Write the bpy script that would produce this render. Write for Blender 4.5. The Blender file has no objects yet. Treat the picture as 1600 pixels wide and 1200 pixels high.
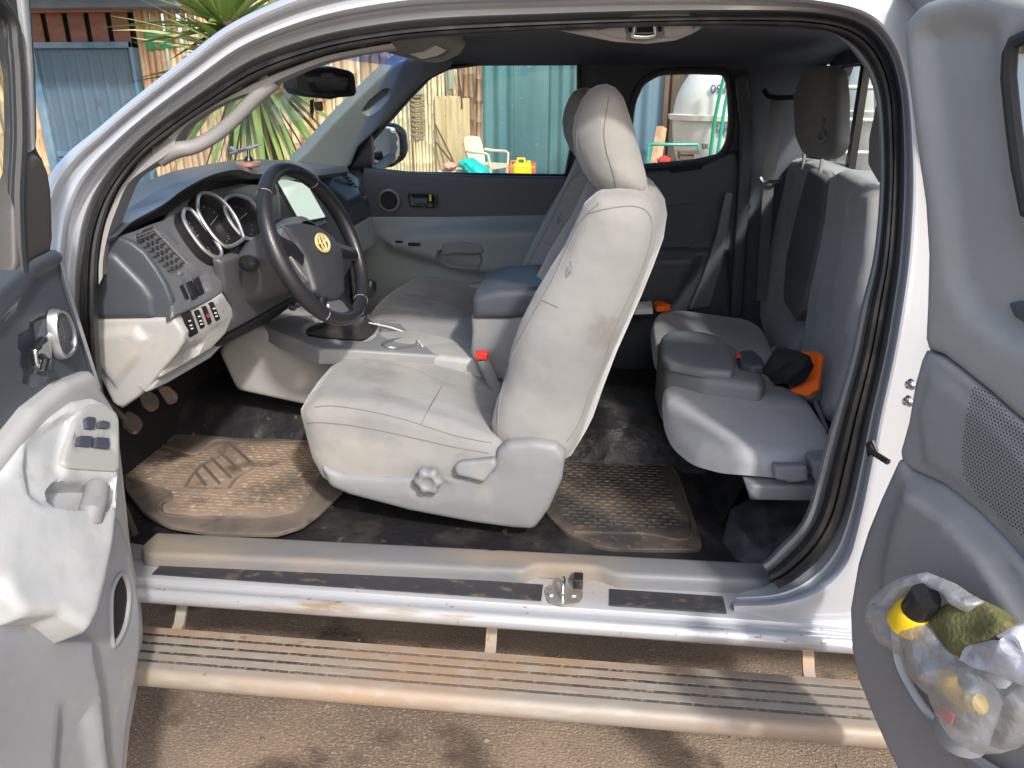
import bpy, bmesh, math, random
import numpy as np
from mathutils import Vector, Matrix
from mathutils.geometry import delaunay_2d_cdt, tessellate_polygon
R = math.radians
random.seed(7)
S = bpy.context.scene
COL = S.collection
# ------------------------------------------------------------------ camera, sky, sun, exposure
CAM = Vector((0, -1.3, 1.6)); PIT = R(21); YAW = R(6.3); FP = 1200.0
cd = bpy.data.cameras.new('camera'); cam = bpy.data.objects.new('camera', cd); COL.objects.link(cam)
cam.location = CAM; cam.rotation_euler = (R(90) - PIT, 0, YAW)
cd.sensor_width = 36; cd.lens = 36 * FP / 1600; cd.clip_start = 0.02; cd.clip_end = 500
S.camera = cam
SUN_AZ, SUN_EL = R(30), R(40)           # from -y towards +x
sdir = Vector((math.sin(SUN_AZ) * math.cos(SUN_EL), -math.cos(SUN_AZ) * math.cos(SUN_EL), math.sin(SUN_EL)))
w = bpy.data.worlds.new('World'); S.world = w; w.use_nodes = True
nt = w.node_tree; bg = nt.nodes['Background']
sky = nt.nodes.new('ShaderNodeTexSky'); sky.sky_type = 'NISHITA'; sky.sun_disc = False
sky.sun_elevation = SUN_EL; sky.sun_rotation = math.atan2(sdir.x, sdir.y)
sky.dust_density = 3.0; sky.air_density = 1.0
nt.links.new(sky.outputs[0], bg.inputs[0]); bg.inputs[1].default_value = 0.15
sl = bpy.data.lights.new('sun', 'SUN'); sl.energy = 2.05; sl.angle = R(3.5); sl.color = (1, .965, .915)
so = bpy.data.objects.new('sun', sl); COL.objects.link(so); so.rotation_euler = (-sdir).to_track_quat('-Z', 'Y').to_euler()
S.view_settings.view_transform = 'Standard'; S.view_settings.look = 'None'; S.view_settings.gamma = 1
S.view_settings.exposure = 0.96
S.render.engine = 'CYCLES'
S.cycles.max_bounces = 8; S.cycles.diffuse_bounces = 5; S.cycles.glossy_bounces = 4; S.cycles.transparent_max_bounces = 12
S.cycles.use_denoising = True
S.cycles.sample_clamp_indirect = 6.0
# ------------------------------------------------------------------ rays: a measured outline point put on a real plane
cp, sp, cy, sy = math.cos(PIT), math.sin(PIT), math.cos(YAW), math.sin(YAW)
FW = Vector((-sy * cp, cy * cp, -sp)); RT = Vector((cy, sy, 0)); UP = Vector((-sy * sp, cy * sp, cp))
class PL:
    def __init__(s, o, n):
        s.o = Vector(o); s.n = Vector(n).normalized()
        up = Vector((0, 0, 1)) if abs(s.n.z) < .9 else Vector((0, 1, 0))
        s.u = up.cross(s.n).normalized(); s.v = s.n.cross(s.u)
    def off(s, d): return PL(s.o + s.n * d, s.n)
    def uv(s, p): q = p - s.o; return (q.dot(s.u), q.dot(s.v))
    def at(s, a, b, h=0): return s.o + s.u * a + s.v * b + s.n * h
def ray(px, py): return FW + RT * ((px - 800) / FP) + UP * ((600 - py) / FP)
def W(px, py, pl=None, x=None, y=None, z=None):
    d = ray(px, py)
    if pl is not None: t = (pl.o - CAM).dot(pl.n) / d.dot(pl.n)
    elif x is not None: t = (x - CAM.x) / d.x
    elif y is not None: t = (y - CAM.y) / d.y
    else: t = (z - CAM.z) / d.z
    return CAM + d * t
def plane3(a, b, c, toward=(0, -1, .3)):
    n = (b - a).cross(c - a)
    if n.dot(Vector(toward)) < 0: n = -n
    return PL(a, n)
YP = lambda y: PL((0, y, 0), (0, -1, 0))
XP = lambda x: PL((x, 0, 0), (1, 0, 0))
ZP = lambda z: PL((0, 0, z), (0, 0, 1))
from mathutils.bvhtree import BVHTree
def drape(tree, pts, lift=.0006, k=5):
    """points of a line laid on a surface already built"""
    out = []
    for q in cr([(p[0], p[1], 0) for p in pts], k):
        d = ray(q.x, q.y).normalized(); h = tree.ray_cast(CAM, d)
        if h[0] is not None: out.append(h[0] - d * lift)
    return out
# ------------------------------------------------------------------ curves
def cr(pts, k=6, closed=False):
    n = len(pts); out = []
    P = [Vector(p) for p in pts]
    seg = n if closed else n - 1
    for i in range(seg):
        if closed: a, b, c, d = P[i - 1], P[i], P[(i + 1) % n], P[(i + 2) % n]
        else: a, b, c, d = P[max(i - 1, 0)], P[i], P[i + 1], P[min(i + 2, n - 1)]
        for j in range(k):
            t = j / k
            out.append(0.5 * ((2 * b) + (c - a) * t + (2 * a - 5 * b + 4 * c - d) * t * t + (3 * b - a - 3 * c + d) * t ** 3))
    if not closed: out.append(P[-1].copy())
    return out
def rnd(pts, r=6, k=4):
    """closed polygon with its corners rounded off (pixel or metre units)"""
    n = len(pts); out = []
    for i in range(n):
        a, b, c = Vector(pts[i - 1]), Vector(pts[i]), Vector(pts[(i + 1) % n])
        rr = pts[i][2] if (len(pts[i]) == 3 and isinstance(r, str)) else r
        la, lc = (a - b).length, (c - b).length
        q = min(rr, la * .45, lc * .45)
        p0 = b + (a - b) / la * q; p1 = b + (c - b) / lc * q
        for j in range(k + 1):
            t = j / k; out.append(p0 * (1 - t) ** 2 + b * 2 * t * (1 - t) + p1 * t * t)
    return out
def resamp(pts, step, closed=True):
    P = [Vector(p) for p in pts]; out = []
    n = len(P)
    for i in range(n if closed else n - 1):
        a, b = P[i], P[(i + 1) % n]; L = (b - a).length
        m = max(1, int(math.ceil(L / step)))
        for j in range(m): out.append(a.lerp(b, j / m))
    if not closed: out.append(P[-1])
    o2 = [out[0]]
    for p in out[1:]:
        if (p - o2[-1]).length > step * .12: o2.append(p)
    return o2
def sdf(P, poly):
    """positive inside"""
    P = np.asarray(P, float); A = np.asarray(poly, float); B = np.roll(A, -1, 0)
    d = B - A; L = (d ** 2).sum(1) + 1e-12
    w = P[:, None] - A[None]
    t = np.clip((w * d[None]).sum(2) / L, 0, 1)
    dist = np.sqrt(((w - t[..., None] * d[None]) ** 2).sum(2)).min(1)
    c = ((A[None, :, 1] > P[:, 1:2]) != (B[None, :, 1] > P[:, 1:2]))
    xi = A[None, :, 0] + (P[:, 1:2] - A[None, :, 1]) / (np.where(np.abs(B[:, 1] - A[:, 1]) < 1e-12, 1e-12, B[:, 1] - A[:, 1]))[None] * (B[:, 0] - A[:, 0])[None]
    ins = (c & (P[:, 0:1] < xi)).sum(1) % 2 == 1
    return np.where(ins, dist, -dist)
def sm(x): x = np.clip(x, 0, 1); return x * x * (3 - 2 * x)
# ------------------------------------------------------------------ mesh builder
class MB:
    def __init__(s): s.v = []; s.f = []; s.m = []
    def tree(s): return BVHTree.FromPolygons([Vector(v) for v in s.v], s.f)
    def add(s, vs, fs, m=0):
        b = len(s.v); s.v += [tuple(v) for v in vs]; s.f += [tuple(i + b for i in f) for f in fs]; s.m += [m] * len(fs); return s
    def warp(s, fn): s.v = [tuple(fn(Vector(v))) for v in s.v]; return s
    def loft(s, loops, closed=False, m=0, cap0=False, cap1=False):
        n = len(loops[0]); vs = [p for l in loops for p in l]; fs = []
        for i in range(len(loops) - 1):
            for j in range(n if closed else n - 1):
                k = (j + 1) % n; fs.append((i * n + j, i * n + k, (i + 1) * n + k, (i + 1) * n + j))
        if cap0: fs.append(tuple(range(n))[::-1])
        if cap1: fs.append(tuple((len(loops) - 1) * n + j for j in range(n)))
        return s.add(vs, fs, m)
    def tube(s, path, r, seg=8, closed=False, m=0, flat=1.0, caps=True, up=None):
        P = [Vector(p) for p in path]; n = len(P); loops = []
        prev = None
        for i in range(n):
            a = P[i - 1] if (i or closed) else P[0]; b = P[(i + 1) % n] if (i < n - 1 or closed) else P[-1]
            t = (b - a)
            t = t.normalized() if t.length > 1e-9 else Vector((1, 0, 0))
            if prev is None:
                q = Vector(up) if up else (Vector((0, 0, 1)) if abs(t.z) < .9 else Vector((1, 0, 0)))
            else: q = prev
            if up: q = Vector(up)
            nn = (q - t * q.dot(t)).normalized(); prev = nn; bb = t.cross(nn)
            rr = r(i / (n - 1)) if callable(r) else r
            loops.append([P[i] + nn * (math.cos(2 * math.pi * k / seg) * rr * flat) + bb * (math.sin(2 * math.pi * k / seg) * rr) for k in range(seg)])
        if closed: loops.append(loops[0])
        return s.loft(loops, True, m, caps and not closed, caps and not closed)
    def box(s, lo, hi, bev=0, m=0, M=None):
        bm = bmesh.new(); bmesh.ops.create_cube(bm, size=1)
        lo, hi = Vector(lo), Vector(hi)
        for v in bm.verts: v.co = Vector([(lo[i] + hi[i]) / 2 + v.co[i] * (hi[i] - lo[i]) for i in range(3)])
        if bev: bmesh.ops.bevel(bm, geom=bm.edges[:], offset=bev, segments=3, affect='EDGES', profile=.6)
        if M is not None: bm.transform(M)
        bm.verts.index_update(); s.add([v.co.copy() for v in bm.verts], [[v.index for v in f.verts] for f in bm.faces], m); bm.free(); return s
    def lathe(s, prof, o, axis, seg=24, m=0, a0=0, a1=2 * math.pi):
        ax = Vector(axis).normalized(); u = ax.orthogonal().normalized(); v = ax.cross(u); o = Vector(o)
        loops = []
        for r, h in prof: loops.append([o + ax * h + (u * math.cos(2 * math.pi * k / seg) + v * math.sin(2 * math.pi * k / seg)) * max(r, 1e-4) for k in range(seg)])
        return s.loft(loops, True, m)
    def ext(s, prof, a, b, m=0, bev=0):
        """closed profile (3-D points) moved from offset a to offset b"""
        a, b = Vector(a), Vector(b)
        return s.loft([[Vector(p) + a for p in prof], [Vector(p) + b for p in prof]], True, m, True, True)
    def relief(s, poly, pl, thick=.03, rad=.01, feats=(), step=.012, m=0, back=True, puff=0, puffw=.1, fn=None, px=True, skirt=True):
        """raised panel: outline (traced pixels or metres) on the FRONT plane pl, rounded rim, thickness behind; feats = [(poly, height, width)]"""
        cv = (lambda p: Vector(pl.uv(W(p[0], p[1], pl)))) if px else (lambda p: Vector(p))
        A = resamp([cv(p) for p in poly], step)
        if sum(A[i - 1].x * A[i].y - A[i].x * A[i - 1].y for i in range(len(A))) < 0: A.reverse()
        An = np.array([(p.x, p.y) for p in A]); n = len(A)
        F = [(np.array([tuple(cv(p)) for p in f[0]]), f[1], f[2]) for f in feats]
        pts = [p.copy() for p in A]
        lo, hi = An.min(0), An.max(0)
        extra = []
        nr = 4 if rad > .004 else 2
        for k in range(1, nr + 1):
            o = rad * (1 - math.cos(k / nr * math.pi / 2))
            for i in range(n):
                t = (A[(i + 1) % n] - A[i - 1]).normalized(); q = A[i] + Vector((-t.y, t.x)) * o
                extra.append((q.x, q.y, o))
        E = np.array(extra); dd = sdf(E[:, :2], An); E = E[dd > E[:, 2] * .93 - 1e-6]
        gx, gy = np.meshgrid(np.arange(lo[0] + step / 2, hi[0], step), np.arange(lo[1] + step / 2, hi[1], step * .9))
        gx = gx + (np.arange(gx.shape[0]) % 2 * step / 2)[:, None]
        G = np.stack([gx.ravel(), gy.ravel()], 1)
        if len(G): dg = sdf(G, An); G = G[dg > rad + step * .3]
        for f in F:   # rings that follow each feature's outline
            fp = resamp([Vector(p) for p in f[0]], max(step * .8, .004)); m2 = len(fp)
            sgn = 1 if sum(fp[i - 1].x * fp[i].y - fp[i].x * fp[i - 1].y for i in range(m2)) > 0 else -1
            for k in range(0, 4):
                o = f[2] * k / 3; ring = []
                for i in range(m2):
                    t = (fp[(i + 1) % m2] - fp[i - 1])
                    if t.length < 1e-9: continue
                    t.normalize(); q = fp[i] + Vector((-t.y, t.x)) * o * sgn; ring.append((q.x, q.y))
                ring = np.array(ring); rd = sdf(ring, f[0]); ring = ring[np.abs(rd - o) < max(f[2] * .15, 1e-4)]
                if len(ring):
                    ok = sdf(ring, An) > rad; ring = ring[ok]
                    if len(G) and len(ring):
                        D = np.sqrt(((G[:, None] - ring[None]) ** 2).sum(2)).min(1); G = G[D > max(step * .3, f[2] / 6)]
                        G = np.concatenate([G, ring])
        allp = [Vector((p.x, p.y)) for p in A] + [Vector((float(e[0]), float(e[1]))) for e in E] + [Vector((float(g[0]), float(g[1]))) for g in G]
        vo, eo, fo, *_ = delaunay_2d_cdt(allp, [(i, (i + 1) % n) for i in range(n)], [], 1, 1e-6)
        V = np.array([(p.x, p.y) for p in vo]); d = np.maximum(sdf(V, An), 0)
        x = np.clip(d / max(rad, 1e-6), 0, 1); h = -rad * (1 - np.sqrt(np.maximum(1 - (1 - x) ** 2, 0)))
        if puff: h = h + puff * (sm(d / puffw) - 0) * 1.0
        for f in F:
            sd = sdf(V, f[0]); h = h + f[1] * sm(sd / f[2])
        P3 = []
        for i in range(len(V)):
            hh = h[i] + (fn(V[i][0], V[i][1]) if fn else 0)
            P3.append(pl.at(V[i][0], V[i][1], hh))
        base = len(P3)
        s.add(P3, [tuple(f) for f in fo], m)
        if skirt:
            # boundary vertices of the cap are the first ones of vo only if order kept; rebuild ring by position
            ring0 = [pl.at(p.x, p.y, -rad) for p in A]; ring1 = [pl.at(p.x, p.y, -thick) for p in A]
            if fn: ring0 = [pl.at(p.x, p.y, -rad + fn(p.x, p.y)) for p in A]
            s.loft([ring0, ring1], True, m, cap1=back)
        return s
    def slab(s, poly, y0, y1, rad=.03, m=0, step=.02, px=True, n=6, puff=0, warp=None, yt=None):
        """body whose side outline (x,z) is given (pixels on plane y0+rad, or metres) and which runs from y0 to y1 with a rounded rim"""
        yt = y0 + rad if yt is None else yt
        if px: A = [W(p[0], p[1], y=yt) for p in poly]; A = [Vector((p.x, p.z)) for p in A]
        else: A = [Vector(p) for p in poly]
        A = resamp(A, step)
        if sum(A[i - 1].x * A[i].y - A[i].x * A[i - 1].y for i in range(len(A))) < 0: A.reverse()
        n0 = len(s.v)
        for (yy, sg) in ((y0, 1), (y1, -1)):
            pl = PL((0, yy, 0), (0, -sg, 0))
            # uv of PL for n=(0,-1,0): u = up x n
            q = [pl.uv(Vector((p.x, yy, p.y))) for p in A]
            s.relief(q, pl, rad, rad, step=step, m=m, px=False, skirt=False, puff=puff, puffw=.12)
        L = []
        for k in range(n + 1):
            yy = (y0 + rad) + (y1 - y0 - 2 * rad) * k / n
            L.append([Vector((p.x, yy, p.y)) for p in A])
        s.loft(L, True, m)
        if warp:
            for i in range(n0, len(s.v)): s.v[i] = tuple(warp(Vector(s.v[i])))
        return s
    def build(s, name, mats, parent=None, base=None, ang=40, smooth=True, merge=.0006):
        if not isinstance(mats, (list, tuple)): mats = [mats]
        root = parent
        o_ = Vector((0, 0, 0))
        if base is not None: o_ = Vector(base)
        else:
            q = parent
            while q is not None: o_ += q.location; q = q.parent
        me = bpy.data.meshes.new(name)
        me.from_pydata([tuple(Vector(v) - o_) for v in s.v], [], s.f)
        me.polygons.foreach_set('material_index', s.m)
        for mt in mats: me.materials.append(mt)
        bm = bmesh.new(); bm.from_mesh(me)
        if merge: bmesh.ops.remove_doubles(bm, verts=bm.verts, dist=merge)
        bmesh.ops.recalc_face_normals(bm, faces=bm.faces); bm.to_mesh(me); bm.free()
        if smooth:
            me.shade_smooth(); me.set_sharp_from_angle(angle=R(ang))
        me.update()
        ob = bpy.data.objects.new(name, me); COL.objects.link(ob)
        if parent is not None: ob.parent = parent
        else: ob.location = o_
        return ob
def thing(name, label, cat, loc, group=None):
    o = bpy.data.objects.new(name, None); COL.objects.link(o); o.location = loc; o.empty_display_size = .1
    o['label'] = label; o['category'] = cat
    if group: o['group'] = group
    return o
def tag(o, label, cat, group=None, kind=None):
    o['label'] = label; o['category'] = cat
    if group: o['group'] = group
    if kind: o['kind'] = kind
    return o
def struct(o): o['kind'] = 'structure'; return o
# ------------------------------------------------------------------ materials
def lin(c):
    return tuple(((v / 255) / 12.92 if v / 255 <= .04045 else ((v / 255 + .055) / 1.055) ** 2.4) for v in c)
def mat(name, base, rough=.5, metal=0., layers=(), bump=(), spec=.5, coat=0, sheen=0, alpha=None, vor=None, rv=0, trans=0, emis=None, aniso=None, coords='Object'):
    """layers: (colour, scale, lo, hi, detail[, (sx,sy,sz)[, roughness]]); bump: (scale, strength, distance[, detail[, kind]])"""
    m = bpy.data.materials.new(name); m.use_nodes = True; N = m.node_tree; L = N.links.new
    b = N.nodes['Principled BSDF']
    b.inputs['Roughness'].default_value = rough; b.inputs['Metallic'].default_value = metal
    b.inputs['Specular IOR Level'].default_value = spec
    if coat: b.inputs['Coat Weight'].default_value = coat; b.inputs['Coat Roughness'].default_value = .06
    if sheen: b.inputs['Sheen Weight'].default_value = sheen; b.inputs['Sheen Roughness'].default_value = .4
    if trans: b.inputs['Transmission Weight'].default_value = trans
    if alpha is not None: b.inputs['Alpha'].default_value = alpha
    if emis: b.inputs['Emission Color'].default_value = (*emis[0], 1); b.inputs['Emission Strength'].default_value = emis[1]
    tc = N.nodes.new('ShaderNodeTexCoord')
    def mp(sc):
        q = N.nodes.new('ShaderNodeMapping'); q.inputs['Scale'].default_value = sc; L(tc.outputs[coords], q.inputs[0]); return q.outputs[0]
    col = None; ro = None
    for ly in layers:
        c, sc, lo, hi, det = ly[:5]
        t = N.nodes.new('ShaderNodeTexNoise'); t.inputs['Scale'].default_value = sc; t.inputs['Detail'].default_value = det
        L(mp(ly[5]) if len(ly) > 5 and ly[5] else tc.outputs[coords], t.inputs['Vector'])
        r = N.nodes.new('ShaderNodeMapRange'); r.inputs[1].default_value = lo; r.inputs[2].default_value = hi; L(t.outputs[0], r.inputs[0])
        mx = N.nodes.new('ShaderNodeMix'); mx.data_type = 'RGBA'
        if col is None: mx.inputs['A'].default_value = (*base, 1)
        else: L(col, mx.inputs['A'])
        mx.inputs['B'].default_value = (*c, 1); L(r.outputs[0], mx.inputs['Factor']); col = mx.outputs['Result']
        if len(ly) > 6:
            rx = N.nodes.new('ShaderNodeMix'); rx.data_type = 'FLOAT'
            if ro is None: rx.inputs[2].default_value = rough
            else: L(ro, rx.inputs[2])
            rx.inputs[3].default_value = ly[6]; L(r.outputs[0], rx.inputs[0]); ro = rx.outputs[0]
    if col is None: b.inputs['Base Color'].default_value = (*base, 1)
    else: L(col, b.inputs['Base Color'])
    if ro is not None: L(ro, b.inputs['Roughness'])
    nrm = None
    for bp in bump:
        sc, st, di = bp[:3]
        kind = bp[4] if len(bp) > 4 else 'noise'
        t = N.nodes.new('ShaderNodeTexVoronoi' if kind == 'vor' else 'ShaderNodeTexNoise')
        t.inputs['Scale'].default_value = sc
        if kind != 'vor': t.inputs['Detail'].default_value = bp[3] if len(bp) > 3 else 2
        L(mp(bp[5]) if len(bp) > 5 else tc.outputs[coords], t.inputs['Vector'])
        q = N.nodes.new('ShaderNodeBump'); q.inputs['Strength'].default_value = st; q.inputs['Distance'].default_value = di
        L(t.outputs[0], q.inputs['Height'])
        if nrm: L(nrm, q.inputs['Normal'])
        nrm = q.outputs[0]
    if nrm: L(nrm, b.inputs['Normal'])
    return m
def glassmat(name, tint=(1, 1, 1), ior=1.45, rough=0., haze=0.0):
    m = bpy.data.materials.new(name); m.use_nodes = True; N = m.node_tree; N.nodes.clear(); L = N.links.new
    o = N.nodes.new('ShaderNodeOutputMaterial'); a = N.nodes.new('ShaderNodeBsdfTransparent'); g = N.nodes.new('ShaderNodeBsdfGlossy')
    a.inputs[0].default_value = (*tint, 1); g.inputs['Roughness'].default_value = rough
    lw = N.nodes.new('ShaderNodeLayerWeight'); pw = N.nodes.new('ShaderNodeMath'); pw.operation = 'POWER'; pw.inputs[1].default_value = 5; L(lw.outputs['Facing'], pw.inputs[0])
    f = N.nodes.new('ShaderNodeMath'); f.operation = 'MULTIPLY_ADD'; f.inputs[1].default_value = .5; f.inputs[2].default_value = .035 * ior; L(pw.outputs[0], f.inputs[0])
    x = N.nodes.new('ShaderNodeMixShader'); L(f.outputs[0], x.inputs[0]); L(a.outputs[0], x.inputs[1]); L(g.outputs[0], x.inputs[2])
    last = x
    if haze:
        d = N.nodes.new('ShaderNodeBsdfDiffuse'); y = N.nodes.new('ShaderNodeMixShader'); y.inputs[0].default_value = haze
        L(x.outputs[0], y.inputs[1]); L(d.outputs[0], y.inputs[2]); last = y
    L(last.outputs[0], o.inputs[0]); return m
DUST = (.36, .25, .16)
M = {}
M['silver'] = mat('silver_paint', (.48, .50, .535), .32, .2, [((.50, .47, .43), 3, .5, .9, 4)], coat=.6, bump=[(900, .03, .001)])
M['sillpaint'] = mat('sill_paint', (.40, .415, .44), .32, .35, [((.44, .38, .32), 7, .45, .75, 7, (.35, 1, 1), .6), ((.26, .19, .13), 26, .60, .72, 8, (.13, 1, 1), .8), ((.20, .17, .14), 70, .66, .72, 4, (.6, 1, 1), .7)], coat=.4)
M['seal'] = mat('rubber_seal', (.011, .011, .012), .5, 0, [((.035, .033, .03), 20, .45, .7, 3)], bump=[(300, .12, .001)])
M['rub'] = mat('black_rubber', (.02, .02, .021), .6, bump=[(200, .2, .001)])
def grain(name, c, rough=.55, dust=None, b=.16):
    ly = [(tuple(v * .82 for v in c), 2.5, .35, .7, 3)]
    if dust: ly.append(dust)
    return mat(name, c, rough, 0, ly, bump=[(420, b, .0012, 2, 'vor')])
M['ltgrey'] = grain('light_grey_plastic', (.36, .36, .355), .5, ((.42, .38, .33), 14, .55, .8, 5))
M['greyplastic'] = grain('grey_plastic', (.215, .222, .23), .5, ((.30, .28, .25), 10, .55, .85, 5))
M['bluegrey'] = grain('slate_plastic', (.062, .072, .086), .42)
M['lidgrey'] = grain('lid_plastic', (.17, .185, .20), .4)
M['dash'] = grain('dash_plastic', (.085, .088, .096), .45)
M['darkpl'] = grain('charcoal_plastic', (.066, .074, .090), .5)
M['doorgrey'] = grain('door_card_grey', (.27, .305, .305), .5)
M['liner'] = mat('headliner_cloth', (.095, .106, .128), .95, bump=[(700, .3, .001)])
M['black'] = mat('black_plastic', (.012, .012, .014), .3, bump=[(500, .08, .001)])
M['void'] = mat('dark_recess', (.008, .008, .009), .8)  # near-black that puts shade into gaps and openings by colour
M['leather'] = mat('black_leather', (.018, .018, .021), .36, bump=[(260, .22, .001, 2, 'vor')])
M['chrome'] = mat('chrome', (.75, .76, .78), .14, 1.)
M['satin'] = mat('satin_silver', (.52, .53, .55), .3, .85)
M['steel'] = mat('zinc_steel', (.45, .44, .41), .35, .8, [((.30, .24, .17), 40, .45, .7, 4, None, .7)])
M['fabric'] = mat('velour', (.258, .256, .250), .95, 0,
    [((.205, .205, .205), 4, .42, .60, 6), ((.32, .305, .28), 3.3, .5, .70, 7), ((.165, .145, .125), 8, .60, .74, 8)],
    bump=[(900, .3, .001), (6, .4, .03, 3), (35, .12, .004, 2)], sheen=.4)
M['backcloth'] = mat('dark_seat_insert', (.12, .125, .13), .9, bump=[(700, .3, .001)])
M['fabricdk'] = mat('velour_rear', (.30, .305, .315), .95, 0, [((.36, .36, .37), 6, .42, .62, 5), ((.40, .375, .34), 4, .55, .75, 6)], bump=[(900, .25, .001), (7, .3, .03, 4), (45, .15, .004, 3)], sheen=.4)
M['seam'] = mat('seam_thread', (.20, .19, .18), .9)
M['vinyl'] = mat('black_vinyl', (.016, .016, .018), .38, 0, [((.05, .045, .04), 9, .5, .8, 6, None, .7), ((.17, .12, .08), 26, .64, .78, 6, None, .9)], bump=[(350, .3, .001, 2, 'vor'), (14, .5, .02, 3)])
M['matdirty'] = mat('dusty_rubber_mat', (.08, .065, .052), .8, 0, [((.27, .20, .145), 3.2, .36, .60, 8), ((.40, .325, .255), 50, .54, .78, 6), ((.065, .055, .045), 7, .58, .70, 8)], bump=[(60, .5, .003, 4), (500, .25, .001)])
M['matdark'] = mat('rubber_mat', (.035, .032, .03), .6, 0, [((.11, .085, .065), 8, .42, .68, 7), ((.2, .15, .11), 60, .6, .75, 5)], bump=[(60, .4, .003, 4), (500, .25, .001)])
M['step'] = mat('dusty_step', (.30, .268, .23), .55, .15, [((.36, .245, .155), 4, .42, .66, 6, (.4, 2, 1)), ((.36, .33, .29), 40, .5, .75, 5, (.4, 1, 1)), ((.20, .14, .09), 30, .66, .74, 7)], bump=[(300, .12, .001)])
M['stepstrip'] = mat('step_grip', (.11, .095, .08), .9, 0, [((.035, .035, .037), 6, .45, .6, 4, (.4, 1, 1)), ((.26, .19, .13), 90, .5, .7, 4)], bump=[(400, .5, .001)])
M['strip'] = mat('scuff_tape', (.028, .028, .033), .45, 0, [((.12, .09, .06), 50, .57, .72, 6, (.5, 1, 1)), ((.22, .17, .12), 8, .6, .8, 8)], bump=[(300, .3, .001)])
M['scuff'] = grain('dusty_sill_trim', (.165, .17, .18), .5, ((.22, .185, .145), 5, .44, .64, 9, (.5, 1.6, 1), .8))
M['lens'] = mat('light_lens', (.55, .52, .45), .3)
M['beige'] = grain('overhead_console_plastic', (.17, .16, .14), .5)
M['ground'] = mat('packed_dirt', (.30, .225, .165), .95, 0, [((.19, .14, .105), 1.8, .40, .60, 9), ((.42, .33, .255), 110, .5, .75, 6), ((.10, .072, .052), 3.2, .57, .64, 9)], bump=[(9, .35, .02, 4), (150, 1.0, .006, 6), (420, .6, .003, 2)], coords='Object')
M['glass'] = glassmat('clear_glass', (.93, .97, .96), 1.35)
M['tint'] = glassmat('green_glass', (.78, .90, .87), 1.3)
M['band'] = glassmat('sun_band_glass', (.28, .40, .92))
M['red'] = mat('red_plastic', (.65, .03, .02), .35)
M['fire'] = mat('orange_cloth', (1.0, .15, .004), .7, bump=[(30, .4, .01)])
M['white'] = mat('white_plastic', (.75, .75, .76), .35)
M['gold'] = mat('yellow_metal', (.75, .60, .28), .35, .3)
M['copper'] = mat('copper_ring', (.55, .30, .20), .35, .5)
# ================================================================== THE TRUCK
truck = thing('pickup_truck', 'silver pickup truck with grey cloth seats and both near doors open', 'pickup truck', (-.2, .8, 0))
def part(mb, name, mats, parent=None, **k): return mb.build(name, mats, parent or truck, **k)
SO = [(185,850),(150,740),(130,620),(125,500),(128,410),(140,345),(165,290),(205,240),(250,200),(325,147),(400,100),(500,66),(600,48),(700,38),(850,31),(1000,26),(1150,24),(1270,26),(1340,42),(1380,80),(1400,140),(1405,220),(1404,300),(1398,400),(1387,480),(1373,560),(1352,650),(1335,730),(1318,800),(1295,850),(1262,890),(1215,918),(1150,920)]
SI = [(215,835),(180,740),(160,620),(152,500),(152,410),(160,355),(178,305),(212,255),(255,217),(330,165),(403,122),(503,86),(600,66),(700,56),(850,48),(1000,42),(1150,40),(1262,44),(1322,58),(1360,92),(1380,145),(1386,220),(1386,300),(1378,400),(1362,480),(1346,560),(1322,650),(1302,730),(1285,795),(1265,835),(1235,868),(1200,895),(1150,902)]
OUT = [(60,930),(50,760),(40,600),(45,480),(58,360),(70,290),(100,245),(150,203),(207,155),(287,92),(362,36),(470,-12),(585,-40),(700,-50),(850,-48),(1000,-48),(1150,-45),(1310,-35),(1400,-15),(1445,40),(1465,120),(1480,220),(1490,300),(1485,400),(1475,480),(1460,560),(1440,670),(1425,775),(1410,870),(1400,965),(1338,1012),(1240,1012),(1160,1004)]
SO_, SI_, OUT_ = [cr([(a, b, 0) for a, b in q], 6) for q in (SO, SI, OUT)]
def tum(py, y): return y + .125 * float(sm((540 - py) / 480))   # the cab side leans inwards towards the roof
def lo(f, y):
    out = []
    for a, b in zip(SO_, OUT_):
        yy_ = a.y + (b.y - a.y) * f; out.append(W(a.x + (b.x - a.x) * f, yy_, y=tum(yy_, y)))
    return out
prof = [(-.10,.10),(0,.075),(.07,.066),(.10,.05),(.13,.046),(.24,.048),(.29,.044),(.34,.022),(.40,.006),(.48,-.002),(.55,.0),(.61,.012),(.66,.024),(.71,.026),(.76,.018),(.82,.0),(.88,-.004),(.94,.004),(1.,.02)]
profR = [(-.10,.10),(0,.075),(.07,.062),(.10,.050),(.13,.048),(.16,.040),(.19,.026),(.23,.010),(.27,.003),(.32,.001),(.38,.003),(.44,.007),(.50,.010),(.56,.013),(.62,.016),(.70,.020),(.78,.024),(.88,.029),(1.,.036)]
def lo2(k):
    a_, c_ = lo(prof[k][0], prof[k][1]), lo(profR[k][0], profR[k][1]); n_ = len(a_)
    return [p.lerp(q, float(sm((j / 6 - 15) / 4))) for j, (p, q) in enumerate(zip(a_, c_))]
b = MB(); loops = [lo2(k) for k in range(len(prof))]
for l in loops:
    for j in range(31 * 6, len(l)):
        t = (j - 31 * 6) / 6; l[j] += Vector((0, .03 * t, -.03 * t))
def tl(l, dy, dz): return [p + Vector((0, dy, dz)) for p in l]
b.loft(loops)
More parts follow.
